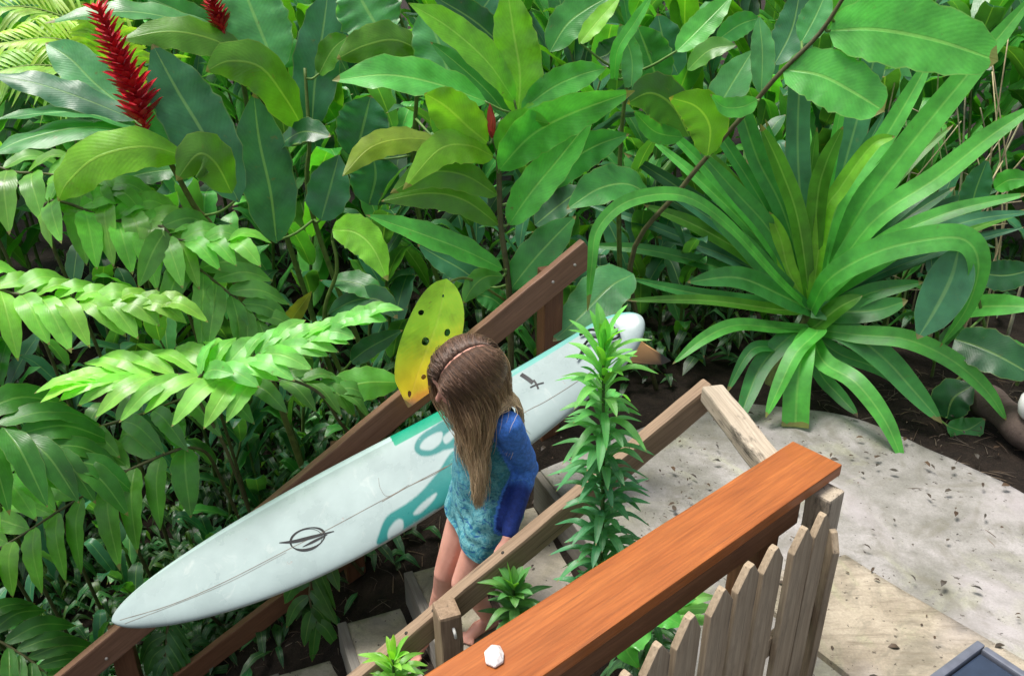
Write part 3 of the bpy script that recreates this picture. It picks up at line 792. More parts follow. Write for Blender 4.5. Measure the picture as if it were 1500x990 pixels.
for v in bm.verts:
    d1, t1 = seg_d(v.co, lsh + (lsh - lel) * .25, lel); d2, t2 = seg_d(v.co, lel, lwr)
    d3, t3 = seg_d(v.co, rsh, rel_); d4, t4 = seg_d(v.co, rel_, rwr)
    tx = (v.co - Nk).dot(lf)
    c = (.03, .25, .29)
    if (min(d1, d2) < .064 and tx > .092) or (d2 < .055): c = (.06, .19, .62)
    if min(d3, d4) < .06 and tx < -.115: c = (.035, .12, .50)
    if d2 < .055 and c[0] == .06: f_ = sm(.16, .34, t2 + .05 * noise.noise(v.co * 20)); c = tuple(x + (y - x) * f_ for x, y in zip(c, (.014, .035, .19)))  # forearm fades to navy, the shade of a gap painted into the sleeve
    q = v.co; n_ = v.normal
    side_ = sm(.02, -.06, q.z - .95)
    wr = math.sin((q.z * 95 + (q - Pc).dot(lf) * 70 + 5 * noise.noise(q * 9)) ) * (.5 + noise.noise(q * 7))
    ka = .45 if c[0] != .03 else 1.0
    v.co = q + n_ * (.0045 * wr + .0055 * noise.noise(q * 14)) * ka
    if c[0] == .03:
        k = sm(.50, .36, (q.z - .45))       # lighter print towards the chest
        c = (.025 + .02 * k, .17 + .04 * k, .225 + .04 * k)
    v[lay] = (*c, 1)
me = bpy.data.meshes.new('rash_shirt'); bm.to_mesh(me); bm.free(); bpy.data.meshes.remove(sme)
for p in me.polygons: p.use_smooth = True
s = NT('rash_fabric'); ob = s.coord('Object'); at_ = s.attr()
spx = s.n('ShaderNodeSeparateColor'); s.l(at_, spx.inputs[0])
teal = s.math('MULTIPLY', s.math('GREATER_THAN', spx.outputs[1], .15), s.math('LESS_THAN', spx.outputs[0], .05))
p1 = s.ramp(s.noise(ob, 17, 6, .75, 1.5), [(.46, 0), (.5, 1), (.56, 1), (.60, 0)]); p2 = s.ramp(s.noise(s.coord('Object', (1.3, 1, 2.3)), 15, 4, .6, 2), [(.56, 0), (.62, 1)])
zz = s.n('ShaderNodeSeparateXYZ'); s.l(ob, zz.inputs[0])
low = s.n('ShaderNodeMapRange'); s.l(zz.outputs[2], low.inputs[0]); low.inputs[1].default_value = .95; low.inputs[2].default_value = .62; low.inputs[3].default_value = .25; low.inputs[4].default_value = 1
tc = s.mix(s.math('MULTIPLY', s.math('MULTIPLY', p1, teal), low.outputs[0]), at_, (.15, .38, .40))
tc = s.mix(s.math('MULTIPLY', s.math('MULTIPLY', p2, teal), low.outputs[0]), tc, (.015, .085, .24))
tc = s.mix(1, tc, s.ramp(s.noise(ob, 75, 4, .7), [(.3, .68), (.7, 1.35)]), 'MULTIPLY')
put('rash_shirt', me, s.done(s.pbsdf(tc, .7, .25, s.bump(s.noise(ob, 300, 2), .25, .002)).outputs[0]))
bot = Fig(); bot.torso([(Pc - UP * .065, (.084, .116, .05)), (Pc + UP * .01, (.082, .11, .05))]); 
put('swim_bottoms', bot.mesh('swim_bottoms', .008, 5), simple_mat('navy_fabric', (.012, .03, .12), .7, .3, 60, .2))
# hair
ER = (.108, .096, .117)
def ep(d, k=1.0): return hp(d.x * ER[0] * k - .012, d.y * ER[1] * k, d.z * ER[2] * k + .006)
def sag(x, be):      # slices across the head, x along the parting (+ = forehead), be down the side
    r = math.sqrt(max(0, 1 - x * x)); return V((x, r * math.sin(be), r * math.cos(be)))
cap = MB()
for sg in (-1, 1):
    NA, NB = 22, 16; vs = []; uv = []
    for i in range(NA + 1):
        al = -.995 + (.995 + .80) * i / NA
        for k in range(NB + 1):
            be = .03 + (2.0 - .75 * sm(-.1, .8, al)) * k / NB
            vs.append(ep(sag(al, sg * be), .995)); uv.append((.05 + .2 * k / NB, .5))
    fs = [(i * (NB + 1) + k, i * (NB + 1) + k + 1, (i + 1) * (NB + 1) + k + 1, (i + 1) * (NB + 1) + k) for i in range(NA) for k in range(NB)]
    cap.add(vs, fs, uv)
pt_ = MB(); vs = []
for i in range(31):
    x_ = -.75 + 1.5 * i / 30
    vs += [ep(sag(x_, .05), .992), ep(sag(x_, 0), 1.0), ep(sag(x_, -.05), .992)]
pt_.add(vs, [q for i in range(30) for q in ((3 * i, 3 * i + 1, 3 * i + 4, 3 * i + 3), (3 * i + 1, 3 * i + 2, 3 * i + 5, 3 * i + 4))])
rh_ = random.Random(3)
SH = [(lsh, .066), (rsh, .066), (Nk, .066), (lsh.lerp(Nk, .5), .068), (rsh.lerp(Nk, .5), .068), (Ch + UP * .06, .118), (Ch, .118), (Ch - UP * .1, .112), (Pc + UP * .08, .11), (lel.lerp(lsh, .5), .06), (lel, .055)]
def strand(al, sg, be0, k, ln, r):
    pts = []; be = be0; step = .018; swp = .16 + rh_.gauss(0, .05); bmax = 1.95 - .7 * sm(-.1, .8, al)
    while be < bmax:
        pts.append(ep(sag(clamp(al - swp * be + .006 * math.sin(be * 6 + al * 40), -.99, .95), sg * be), 1.006 + (k - 1.0) * sm(.05, .7, be) + .04 * sm(0, 1.2, be))); be += .15
    if len(pts) < 2: pts = [ep(sag(al, sg * (be0 - .15)), k), ep(sag(al, sg * be0), k)]
    d = (pts[-1] - pts[-2]).normalized(); p = pts[-1].copy(); run = 0
    lk_ = round(al * 13 + rh_.gauss(0, .35)); ph = lk_ * 2.4 + sg + rh_.gauss(0, .35); am = .30 + .16 * math.sin(lk_ * 5.1) + rh_.gauss(0, .05); fr = 21 + 4 * math.sin(lk_ * 3.3) + rh_.gauss(0, .8)
    dr = V((rh_.gauss(0, .05), rh_.gauss(0, .05), -1)) + (-hl * sg * .03) + lf * .02 + fw * .04
    while run < ln:
        tg = ((HT3 if al > .35 else HT) if sg > 0 else HT2) - p; tg.z = 0
        dr2 = dr + tg * ((7.0 if al > .3 or sg < 0 else 3.8) if al > -.55 else 1.0) * sm(0, .12, run)
        d = (d * .72 + dr2.normalized() * .28).normalized()
        w = (lf if sg > 0 else fw) * (am * math.sin(run * fr + ph))
        p = p + (d + w * .95).normalized() * step; run += step
        for c_, r_ in SH:
            q = p - c_; m = r_ + .012 * (k - 1) * 8
            if q.length < m:
                q2 = V((q.x, q.y, max(q.z, 0) if abs(q.z) < r_ else q.z)); p = c_ + q.normalized() * m
        for sg2, r_ in ((1, 1.0),):
            q = HF.transposed() @ (p - hp(-.012, 0, .006)); e = math.sqrt((q.x / ER[0]) ** 2 + (q.y / ER[1]) ** 2 + (q.z / ER[2]) ** 2)
            if e < k: p = hp(-.012, 0, .006) + HF @ (q * (k / max(e, .3)))
        pts.append(p.copy())
    return pts
HT = at(704, 690, 2.40); HT2 = at(690, 640, 2.47); HT3 = at(700, 660, 2.38)
hr = MB()
for i in range(6200):
    sg = 1 if rh_.random() < .66 else -1
    al = rh_.uniform(-.985, .9) if i % 6 else rh_.uniform(.45, .93); be0 = .03 + .012 * math.sin(al * 17) + .006 * math.sin(al * 41) + abs(rh_.gauss(0, .6)) * (1 if rh_.random() < .6 else .1)
    be0 = min(be0, 1.7 - .6 * sm(-.1, .8, al))
    P = strand(al, sg, be0, 1.01 + (.09 if i % 30 else .16) * rh_.random() ** 1.4, rh_.uniform(.26, .38) * (1 + .12 * (al > .2)), .001)
    P = [p + V((rh_.gauss(0, .0008), rh_.gauss(0, .0008), 0)) for p in P]
    if len(P) < 4: continue
    sh = (1.0 + .30 * math.sin(round(al * 13) * 2.7 + sg)) * rh_.uniform(.75, 1.25)
    tube(hr, P, .0014, .0006, 3, 0, (sh, sh, sh), raw=True)
s = NT('hair'); uv = s.coord('UV'); sp_ = s.n('ShaderNodeSeparateXYZ'); s.l(uv, sp_.inputs[0])
hc = s.ramp(sp_.outputs[0], [(0, (.095, .053, .035)), (.18, (.15, .088, .054)), (.34, (.29, .18, .098)), (.58, (.50, .345, .19)), (1, (.66, .50, .31))])
hc = s.mix(1, hc, s.attr(), 'MULTIPLY')
M['hair'] = s.done(s.pbsdf(hc, .42, .35).outputs[0])
hb = hr.build('hair', M['hair'], girl, origin=HCn)
pt_.build('parting', M['skin'], girl, origin=HCn)
cap.build('scalp_hair', M['hair'], girl, origin=HCn)
# ---------------------------------------------------------------- plants
CR = {'A': (0, 0), 'B': (500, 0), 'C': (1000, 0), 'D': (0, 330), 'E': (500, 330), 'F': (1000, 330), 'G': (0, 660), 'H': (500, 660), 'I': (1000, 660)}
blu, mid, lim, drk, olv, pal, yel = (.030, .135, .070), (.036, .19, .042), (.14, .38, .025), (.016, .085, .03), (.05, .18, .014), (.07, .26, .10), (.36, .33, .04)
brt = (.065, .31, .05)
class Plant:
    def __init__(s, name, base, label, cat, group=None):
        s.o = empty(name, base, label, cat, group); s.lf, s.st, s.base = MB(), MB(), V(base); s.stems = []
    def stem(s, pts, r0=.014, r1=.008, col=(.09, .14, .03), seg=20):
        C = spline(pts, seg); s.stems.append(C); tube(s.st, pts, r0, r1, 8, seg, col)
    def hero(s, crop, pts, w, col, y0, y1=None, kind='ginger', roll=None, under=False, fold=.16, wave=.07, curl=0., bulge=.0, mb=None, up=.45, nl=18, join=True, wk=1., nw=3, edge_roll=0):
        ox, oy = CR[crop]; y1 = y0 if y1 is None else y1; n = len(pts) - 1
        P = []
        for i, (x, y) in enumerate(pts):
            t = i / n; Y = y0 + (y1 - y0) * t - bulge * 4 * t * (1 - t)
            P.append(at(ox + x / 3, oy + y / 3, Y))
        midp = P[len(P) // 2]
        roll = rnd.uniform(-22, 22) if roll is None else roll
        hwid = w / 6 / FPX * depth(midp) / max(.35, math.cos(R(roll))) * wk
        T = (P[-1] - P[0]).normalized(); tc = (CAM - midp).normalized()
        N = (tc + UP * up).normalized() if not under else (tc - UP * .1).normalized()
        N = (N - T * N.dot(T)).normalized(); N = Matrix.Rotation(R(roll), 3, T) @ N
        if under: N = -N
        c = jit(col, .08)
        leaf(mb or s.lf, P, hwid, N, kind, c, fold, wave, nl, nw, curl)
        if join and s.stems:
            b = min((q for C in s.stems for q in C), key=lambda q: (q - P[0]).length)
            L = (b - P[0]).length
            if .01 < L < .3: tube(s.st, [b, b.lerp(P[0], .5) + UP * -.01, P[0] + (P[1] - P[0]) * .05], .007, .005, 6, 6, (.12, .22, .05))
    def build(s, lm='leaf'):
        o = s.base
        if s.st.v: s.st.build('stem', M['stem'], s.o, origin=o)
        if s.lf.v: s.lf.build('foliage', M[lm], s.o, origin=o)
        return s.o
def gnd(x, y, d=-.05): return V((x, y, gz(x, y) + d))
def cpt(crop, x, y, Y): ox, oy = CR[crop]; return at(ox + x / 3, oy + y / 3, Y)
def spike(P, pts, w, col=(.46, .014, .022)):
    """red ginger cone: many pointed bracts in spirals, dense at the foot"""
    mb = MB(); C = spline(pts, 60); n = 150; rr = random.Random(4)
    tube(mb, pts, .008, .003, 8, 20, (.40, .03, .03))
    for i in range(n):
        t = (i / n) ** .92; k = min(59, int(t * 60)); c = C[k].lerp(C[k + 1], t * 60 - k); T = (C[k + 1] - C[k]).normalized()
        a = i * 2.39996; S = T.orthogonal().normalized(); S = Matrix.Rotation(a, 3, T) @ S
        L = w * (.55 + .75 * sm(0, .14, t)) * (1 - .5 * t) * rr.uniform(.85, 1.2)
        d = (S * .95 + T * (.38 + .2 * (1 - sm(0, .2, t)))).normalized()
        cc = jit(col, .25, rr)
        leaf(mb, [c, c + d * L * .55 + T * L * .06, c + d * L + T * L * .25], L * .19, T, 'blade', cc, nl=5, nw=2, fold=.5, wave=0)
    mb.build('flower_spike', M['petal'], P.o, origin=P.base)
# --- P1 red ginger, left
b1 = gnd(-1.05, 3.75)
P1 = Plant('red_ginger_plant', b1, 'red ginger plant with one tall dense red flower spike above the arching leaves', 'plant', 'ginger plants behind the steps')
P1.stem([b1, cpt('A', 1000, 1150, 3.72), cpt('A', 850, 900, 3.68), cpt('A', 700, 630, 3.6), cpt('A', 645, 580, 3.58)], .016, .009, (.13, .14, .04))
spike(P1, [cpt('A', 640, 585, 3.58), cpt('A', 590, 400, 3.55), cpt('A', 520, 240, 3.52), cpt('A', 430, 30, 3.5)], .082, (.62, .02, .035))
H = P1.hero
H('A', [(650, 590), (380, 560), (120, 610), (-40, 680)], 150, mid, 3.58, 3.35, roll=38, curl=.25)
H('A', [(620, 570), (380, 500), (180, 500), (-30, 530)], 105, mid, 3.6, 3.5, roll=45)
H('A', [(600, 530), (380, 440), (170, 370), (-40, 330)], 150, blu, 3.62, 3.6, roll=15, curl=.2, wave=.12)
H('A', [(570, 490), (420, 370), (310, 260), (200, 190)], 190, pal, 3.68, 3.8, roll=-5)
H('A', [(1050, 890), (900, 600), (780, 400), (670, 195)], 285, blu, 3.62, 3.7, roll=5, fold=.1)
H('A', [(880, 690), (760, 600), (640, 440)], 210, mid, 3.8, 3.85)
H('A', [(820, 690), (640, 645), (430, 690), (300, 800), (255, 885)], 200, lim, 3.55, 3.3, under=True, roll=30, bulge=.08, wk=.9)
H('A', [(1020, 850), (950, 720), (870, 680), (775, 795)], 190, olv, 3.5, 3.4, under=True, roll=25)
H('A', [(800, 740), (640, 760), (500, 800)], 130, mid, 3.72, 3.7)
P1.build()
# --- P2 second red spike at the top
b2 = gnd(-.95, 4.3)
P2 = Plant('red_ginger_plant', b2, 'red ginger plant at the top edge whose red flower tip is half cut off', 'plant', 'ginger plants behind the steps')
P2.stem([b2, cpt('A', 1150, 700, 4.2), cpt('A', 1050, 260, 4.1), cpt('A', 980, 140, 4.05)], .016, .008)
spike(P2, [cpt('A', 985, 150, 4.05), cpt('A', 955, 70, 4.05), cpt('A', 915, -40, 4.03), cpt('A', 880, -110, 4.0)], .05)
H = P2.hero
H('A', [(1100, 250), (920, 170), (740, 140), (530, 175)], 140, olv, 4.05, 3.85, under=True, roll=35)
H('A', [(980, 150), (700, 70), (480, 55), (195, 105)], 120, mid, 4.1, 3.9, roll=40)
H('A', [(1220, 320), (1150, 150), (1090, 0), (1050, -120)], 280, pal, 4.1, 4.2, roll=0, fold=.1)
H('A', [(950, 150), (830, 70), (630, -20)], 110, mid, 4.15, 4.2)
H('A', [(1250, 300), (1260, 220), (1240, 160)], 120, mid, 4.2, 4.25)
P2.build()
# --- P3 ginger between
b3 = gnd(-.62, 4.0)
P3 = Plant('ginger_plant', b3, 'dark green ginger plant with upright blue sheened leaves beside the red spike', 'plant', 'ginger plants behind the steps')
P3.stem([b3, cpt('A', 1390, 1000, 3.95), cpt('A', 1360, 600, 3.95), cpt('A', 1340, 300, 4.0)], .015, .007)
H = P3.hero
H('A', [(1215, 1070), (1190, 850), (1140, 620), (1115, 410)], 235, blu, 3.75, 3.8, roll=8, fold=.08)
H('A', [(1330, 560), (1260, 440), (1150, 300), (1010, 270), (905, 315)], 190, olv, 3.9, 3.6, under=True, roll=25)
H('A', [(1370, 560), (1385, 350), (1420, 130), (1445, -60)], 210, blu, 4.0, 4.1, roll=-10, fold=.1)
H('A', [(1410, 970), (1450, 830), (1490, 680)], 190, blu, 3.8, 3.85, roll=-8)
H('A', [(1225, 640), (1330, 580), (1455, 600)], 130, drk, 3.85, 3.75)
H('A', [(1400, 330), (1460, 220), (1530, 160)], 120, olv, 4.0, 3.95)
P3.build()
# --- P4 central bud plant
b4 = gnd(-.02, 3.62)
P4 = Plant('red_ginger_plant', b4, 'ginger plant with one small orange red bud among bright lime young leaves', 'plant', 'ginger plants behind the steps')
P4.stem([b4, cpt('E', 745, 600, 3.62), cpt('E', 735, 260, 3.66), cpt('B', 700, 980, 3.68), cpt('B', 690, 690, 3.68), cpt('B', 665, 610, 3.68)], .017, .010, (.085, .085, .035))
P4.stem([cpt('B', 690, 760, 3.70), cpt('B', 740, 620, 3.72), cpt('B', 775, 500, 3.74)], .010, .008, (.12, .2, .05))
bud = MB()
for k in range(5):
    a = k * 1.26; c = cpt('B', 662, 610, 3.67); t_ = cpt('B', 652, 455, 3.66); S = V((math.cos(a), math.sin(a), 0)) * .011
    leaf(bud, [c, c.lerp(t_, .5) + S, t_ + S * .15], .02, S, 'blade', jit((.55, .085, .05), .1), nl=10, nw=2, fold=-.3, wave=0)
bud.build('flower_bud', M['petal'], P4.o, origin=b4)
H = P4.hero
H('B', [(775, 510), (785, 330), (755, 130), (725, -80)], 205, lim, 3.74, 3.78, roll=5, wave=.1, up=0)
H('B', [(765, 450), (640, 270), (470, 120), (295, 15)], 150, lim, 3.74, 3.6, roll=20, up=.2)
H('B', [(745, 530), (640, 400), (520, 290), (390, 185)], 110, mid, 3.78, 3.75, roll=10)
H('B', [(640, 450), (420, 370), (200, 330), (-40, 355)], 200, brt, 3.72, 3.5, roll=18)
H('B', [(645, 630), (560, 560), (460, 470), (365, 412)], 195, lim, 3.66, 3.5, under=True, roll=5)
H('B', [(790, 490), (920, 390), (1050, 330), (1165, 300)], 130, brt, 3.74, 3.7, roll=15, wave=.1)
H('B', [(690, 750), (830, 600), (1010, 500), (1290, 400)], 175, brt, 3.64, 3.4, roll=28, wave=.1)
H('B', [(680, 660), (740, 580), (820, 530), (915, 545)], 125, brt, 3.66, 3.5, under=True, roll=10)
H('B', [(735, 990), (830, 850), (970, 680), (1115, 500)], 165, brt, 3.68, 3.65, roll=5)
H('B', [(672, 690), (560, 640), (430, 660), (270, 835)], 165, lim, 3.66, 3.42, under=True, roll=25, wk=.9)
H('B', [(690, 860), (540, 770), (380, 760), (215, 850)], 140, olv, 3.68, 3.45, under=True, roll=20)
H('B', [(695, 990), (540, 880), (380, 850), (175, 885)], 130, olv, 3.68, 3.48, under=True, roll=30)
H('B', [(900, 830), (1010, 710), (1120, 640), (1265, 590)], 150, mid, 3.85, 3.75)
H('E', [(712, 195), (540, 110), (330, 30), (108, -45)], 130, brt, 3.62, 3.35, roll=10)
H('E', [(630, 270), (520, 190), (430, 140), (335, 85)], 130, blu, 3.72, 3.7, roll=5)
H('E', [(712, 225), (640, 225), (580, 270), (535, 345)], 100, mid, 3.62, 3.5, under=True, roll=15)
H('E', [(745, 280), (830, 170), (930, 60), (1030, -40)], 170, mid, 3.66, 3.7, roll=0)
H('E', [(720, 370), (660, 320), (580, 300)], 110, mid, 3.7, 3.7)
tn = MB()
P4.hero('E', [(462, 235), (420, 430), (340, 640), (294, 800)], 245, (.30, .36, .045), 3.40, 3.12, roll=4, mb=tn, fold=.12, wave=.02, join=False, nl=30, up=.1, kind='ginger')
tn.c = []
for k in range(31):
    t = k / 30; g_ = (.27, .50, .03); y_ = (.78, .60, .02); o_ = (.78, .36, .04); br = (.30, .16, .10)
    mixc = lambda a, b, f: tuple(p + (q - p) * f for p, q in zip(a, b))
    for j in range(7):
        tt = clamp(t + (j - 3) * -.05, 0, 1)
        c = mixc(g_, y_, sm(.3, .8, tt)); c = mixc(c, o_, sm(.82, .97, tt)); c = mixc(c, br, sm(.88, .98, t)); tn.c.append(c)
P4.st.add([], [], [], [])
b_ = cpt('E', 455, 255, 3.40); tube(P4.st, [cpt('E', 720, 330, 3.64), cpt('E', 560, 235, 3.55), b_], .007, .006, 6, 10, (.14, .2, .05))
tag(tn.build('leaf', M['holed'], P4.o, origin=b4), 'yellowing leaf full of round holes beside the head of the girl')
P4.build()
# --- P5 torn leaves upper middle
b5 = gnd(-.25, 4.35)
P5 = Plant('ginger_plant', b5, 'ginger plant with broad pale leaves torn and holed at the top centre left', 'plant', 'ginger plants behind the steps')
P5.stem([b5, cpt('B', 330, 900, 4.3), cpt('B', 330, 350, 4.2), cpt('B', 250, 50, 4.15)], .015, .008)
H = P5.hero
H('B', [(190, 175), (110, 40), (40, -90)], 290, pal, 4.05, 4.1, roll=5, wave=.16)
H('B', [(485, 380), (435, 210), (360, 20)], 250, pal, 4.0, 4.1, roll=0, wave=.12)
H('B', [(400, 260), (250, 180), (110, 200), (-20, 260)], 160, olv, 4.1, 3.8, under=True, roll=25, wave=.14)
H('B', [(430, 620), (280, 610), (130, 650), (5, 775)], 120, (.19, .30, .05), 4.0, 3.65, under=True, roll=25)
H('B', [(705, 200), (580, 90), (400, -20)], 140, drk, 4.1, 4.1)
H('B', [(540, 130), (620, 40), (690, -60)], 150, blu, 4.2, 4.3)
H('B', [(60, 700), (100, 540), (130, 420)], 230, blu, 4.2, 4.25, roll=0)
H('B', [(120, 900), (150, 780), (140, 680)], 220, blu, 4.2, 4.25, roll=0)
P5.build()
# --- P6 right of centre
b6 = gnd(.62, 4.2)
P6 = Plant('ginger_plant', b6, 'ginger plant beside the red bud with dark drooping leaves and a narrow lime leaf', 'plant', 'ginger plants behind the steps')
P6.stem([b6, cpt('B', 1220, 1000, 4.15), cpt('B', 1230, 600, 4.1), cpt('B', 1260, 330, 4.1)], .015, .008)
H = P6.hero
H('B', [(915, 230), (990, 110), (1080, 40), (1190, -20)], 165, mid, 4.1, 4.2, roll=0)
H('B', [(1045, 195), (1130, 90), (1230, -20)], 85, lim, 4.0, 4.05)
H('B', [(1200, 350), (1215, 220), (1290, 100), (1370, -30)], 62, brt, 3.95, 3.9, kind='strap')
H('B', [(1275, 385), (1275, 250), (1225, 105)], 95, pal, 4.0, 4.05, kind='strap')
H('B', [(1530, 600), (1460, 470), (1360, 410), (1255, 455)], 190, drk, 3.95, 3.75, under=True, roll=15)
H('B', [(1500, 605), (1380, 580), (1285, 490)], 85, brt, 3.9, 3.85)
H('B', [(1370, 870), (1260, 810), (1130, 830), (990, 920)], 190, mid, 3.85, 3.55, roll=10)
H('B', [(1400, 390), (1350, 240), (1300, 110)], 190, mid, 4.2, 4.25)
H('B', [(850, 990), (960, 900), (1070, 820)], 150, drk, 4.0, 4.0)
H('B', [(1120, 260), (1180, 230), (1210, 160)], 130, drk, 4.15, 4.15)
H('E', [(1285, 215), (1180, 270), (1060, 390), (930, 510)], 215, pal, 3.75, 3.5, roll=5, fold=.1)
H('B', [(1480, 330), (1420, 190), (1390, 60)], 170, blu, 4.25, 4.3)
H('C', [(-30, 230), (90, 110), (220, -20)], 120, brt, 4.0, 4.1, roll=0)
P6.build()
# --- P7 low dark plant left of the yellow leaf
b7 = gnd(-.62, 3.75)
P7 = Plant('ginger_plant', b7, 'low dark green ginger plant left of the yellow holed leaf', 'plant', 'ginger plants behind the steps')
P7.stem([b7, cpt('E', -60, 500, 3.68), cpt('E', -20, 200, 3.65), cpt('E', -40, 60, 3.66)], .013, .007)
H = P7.hero
H('E', [(-40, 20), (60, 30), (140, 100), (205, 245)], 150, lim, 3.62, 3.45, roll=25)
H('E', [(-60, 390), (60, 330), (170, 330), (248, 410)], 130, drk, 3.68, 3.5)
H('E', [(40, 600), (120, 540), (270, 460)], 100, drk, 3.66, 3.6)
H('E', [(260, 690), (120, 690), (0, 720), (-80, 760)], 150, brt, 3.42, 3.3, roll=15, under=True)
H('E', [(-40, 240), (80, 260), (190, 330)], 120, mid, 3.7, 3.6)
H('D', [(1250, 460), (1290, 400), (1370, 290)], 70, (.20, .19, .03), 3.7, 3.65)
P7.build()
# --- crinum lily
bq = gnd(1.40, 4.02); cc = at(1186, 468, 4.0)
Q = Plant('crinum_lily', bq, 'large spider lily rosette with long strap leaves arching up and drooping over the pale path', 'plant')
Q.stem([bq, cc - UP * .05, cc + UP * .06], .06, .045, (.10, .13, .04))
def hq(crop, pts, w, col, y0, y1, **k):
    kk = dict(kind='strap', join=False, wave=.015, fold=.22, roll=rnd.uniform(-12, 12), nl=24); kk.update(k)
    ox, oy = CR[crop]; Q.hero(crop, pts, w * .76, col, y0, y1, **kk)
ctr = lambda c: ((1188 - CR[c][0]) * 3, (455 - CR[c][1]) * 3)
cC, cF = ctr('C'), ctr('F')
hq('C', [cC, (520, 900), (505, 600), (525, 200), (560, -60)], 140, blu, 4.0, 4.3, fold=.12)
hq('C', [cC, (590, 900), (630, 720), (705, 555)], 115, olv, 3.95, 3.9)
hq('C', [cC, (680, 850), (760, 550), (880, 120), (900, -30)], 150, blu, 4.02, 4.3, fold=.12)
hq('C', [cC, (760, 960), (980, 660), (1250, 330), (1560, -40)], 165, brt, 3.98, 4.0, fold=.18)
hq('C', [cC, (680, 900), (860, 650), (1000, 420), (1100, 240)], 120, brt, 4.0, 4.1)
hq('C', [cC, (820, 990), (1120, 780), (1350, 600), (1560, 460)], 140, brt, 3.9, 3.75)
hq('C', [cC, (510, 980), (430, 740), (340, 545)], 115, olv, 3.95, 3.85)
hq('C', [cC, (450, 950), (330, 700), (250, 470), (170, 330)], 125, mid, 4.0, 4.1)
hq('C', [cC, (400, 1040), (220, 830), (70, 660)], 115, mid, 3.98, 3.95)
hq('C', [cC, (850, 1090), (1150, 940), (1530, 850)], 110, brt, 3.95, 3.8)
hq('C', [cC, (620, 960), (690, 830), (830, 640), (935, 600)], 100, lim, 3.93, 3.9)
hq('C', [cC, (560, 1000), (560, 800), (590, 560)], 90, olv, 4.05, 4.2)
hq('F', [cF, (640, 240), (820, 130), (1030, 70), (1230, 60), (1300, 170), (1250, 360), (1130, 535)], 165, brt, 3.9, 3.55, nl=36, bulge=.1, fold=.12)
hq('F', [(1215, 100), (1180, 230), (1110, 370), (1030, 500)], 250, blu, 3.62, 3.5, kind='ginger', fold=.08)
hq('F', [cF, (400, 230), (260, 80), (120, -40)], 130, mid, 3.96, 3.85)
hq('F', [cF, (440, 310), (240, 230), (20, 250)], 150, mid, 3.92, 3.7, fold=.15)
hq('F', [cF, (420, 370), (100, 330), (-260, 330)], 75, olv, 3.95, 3.75)
hq('F', [cF, (420, 350), (60, 300), (-230, 235)], 80, mid, 4.0, 3.9)
hq('F', [cF, (700, 350), (850, 290), (1060, 250)], 120, mid, 3.95, 3.8)
hq('F', [cF, (720, 380), (860, 370), (990, 330)], 150, mid, 3.9, 3.75)
hq('F', [(1180, 385), (1300, 360), (1420, 355), (1560, 360)], 150, brt, 3.9, 3.6)
hq('F', [cF, (470, 210), (430, 60), (380, -60)], 100, lim, 3.94, 3.98)
hq('F', [cF, (660, 280), (860, 160), (1010, 60), (1100, 30)], 110, brt, 3.96, 3.9)
# thin strap arching to the left over the rail end
hq('F', [cF, (420, 240), (200, 0), (0, -130), (-230, -110), (-370, 10), (-400, 180), (-418, 380)], 88, brt, 3.95, 3.3, nl=40, bulge=.15, fold=.15)
# lower, drooping
cl = (560, 455)
hq('F', [cl, (590, 470), (500, 560), (430, 700), (365, 845)], 115, brt, 3.95, 3.5, bulge=.05)
hq('F', [cl, (470, 490), (350, 610), (290, 740), (245, 875)], 120, mid, 3.95, 3.5)
hq('F', [cl, (530, 540), (505, 700), (495, 885)], 150, brt, 3.9, 3.5, kind='cut', fold=.3, bulge=.06)
rc = random.Random(21)
for k in range(40):
    a_ = R(-64 + 130 * k / 39 + rc.uniform(-4, 4)); l_ = rc.uniform(650, 1150); bx_ = math.sin(a_); by_ = -math.cos(a_)
    ty = 180 * rc.random() * abs(bx_)
    hq('F', [cF, (cF[0] + bx_ * l_ * .35, cF[1] + by_ * l_ * .4), (cF[0] + bx_ * l_ * .75, cF[1] + by_ * l_ * .74 + ty * .3), (cF[0] + bx_ * l_ * 1.1, cF[1] + by_ * l_ + ty)], rc.uniform(60, 100), rc.choice((blu, mid, mid, brt, olv, drk)), rc.uniform(4.0, 4.1), rc.uniform(4.1, 4.45))
hq('F', [cl, (620, 600), (760, 690), (890, 860), (975, 1055)], 125, brt, 3.92, 3.28, bulge=.08)
hq('F', [cl, (720, 470), (880, 580), (1010, 720), (1140, 870)], 150, mid, 3.92, 3.45)
hq('F', [cl, (760, 480), (980, 500), (1180, 590), (1330, 720), (1425, 860)], 115, brt, 3.9, 3.4, bulge=.05)
hq('F', [cl, (400, 450), (230, 440), (90, 500), (-45, 610)], 90, brt, 3.93, 3.55)
hq('F', [cl, (600, 640), (690, 750), (770, 835)], 90, mid, 3.92, 3.6)
hq('F', [cl, (680, 560), (880, 640), (1070, 780)], 95, mid, 3.94, 3.6)
hq('F', [cl, (430, 530), (300, 550), (190, 740)], 80, mid, 3.95, 3.6)
hq('F', [cl, (600, 430), (690, 360), (790, 310)], 130, olv, 3.9, 3.8)
Q.build('strap')
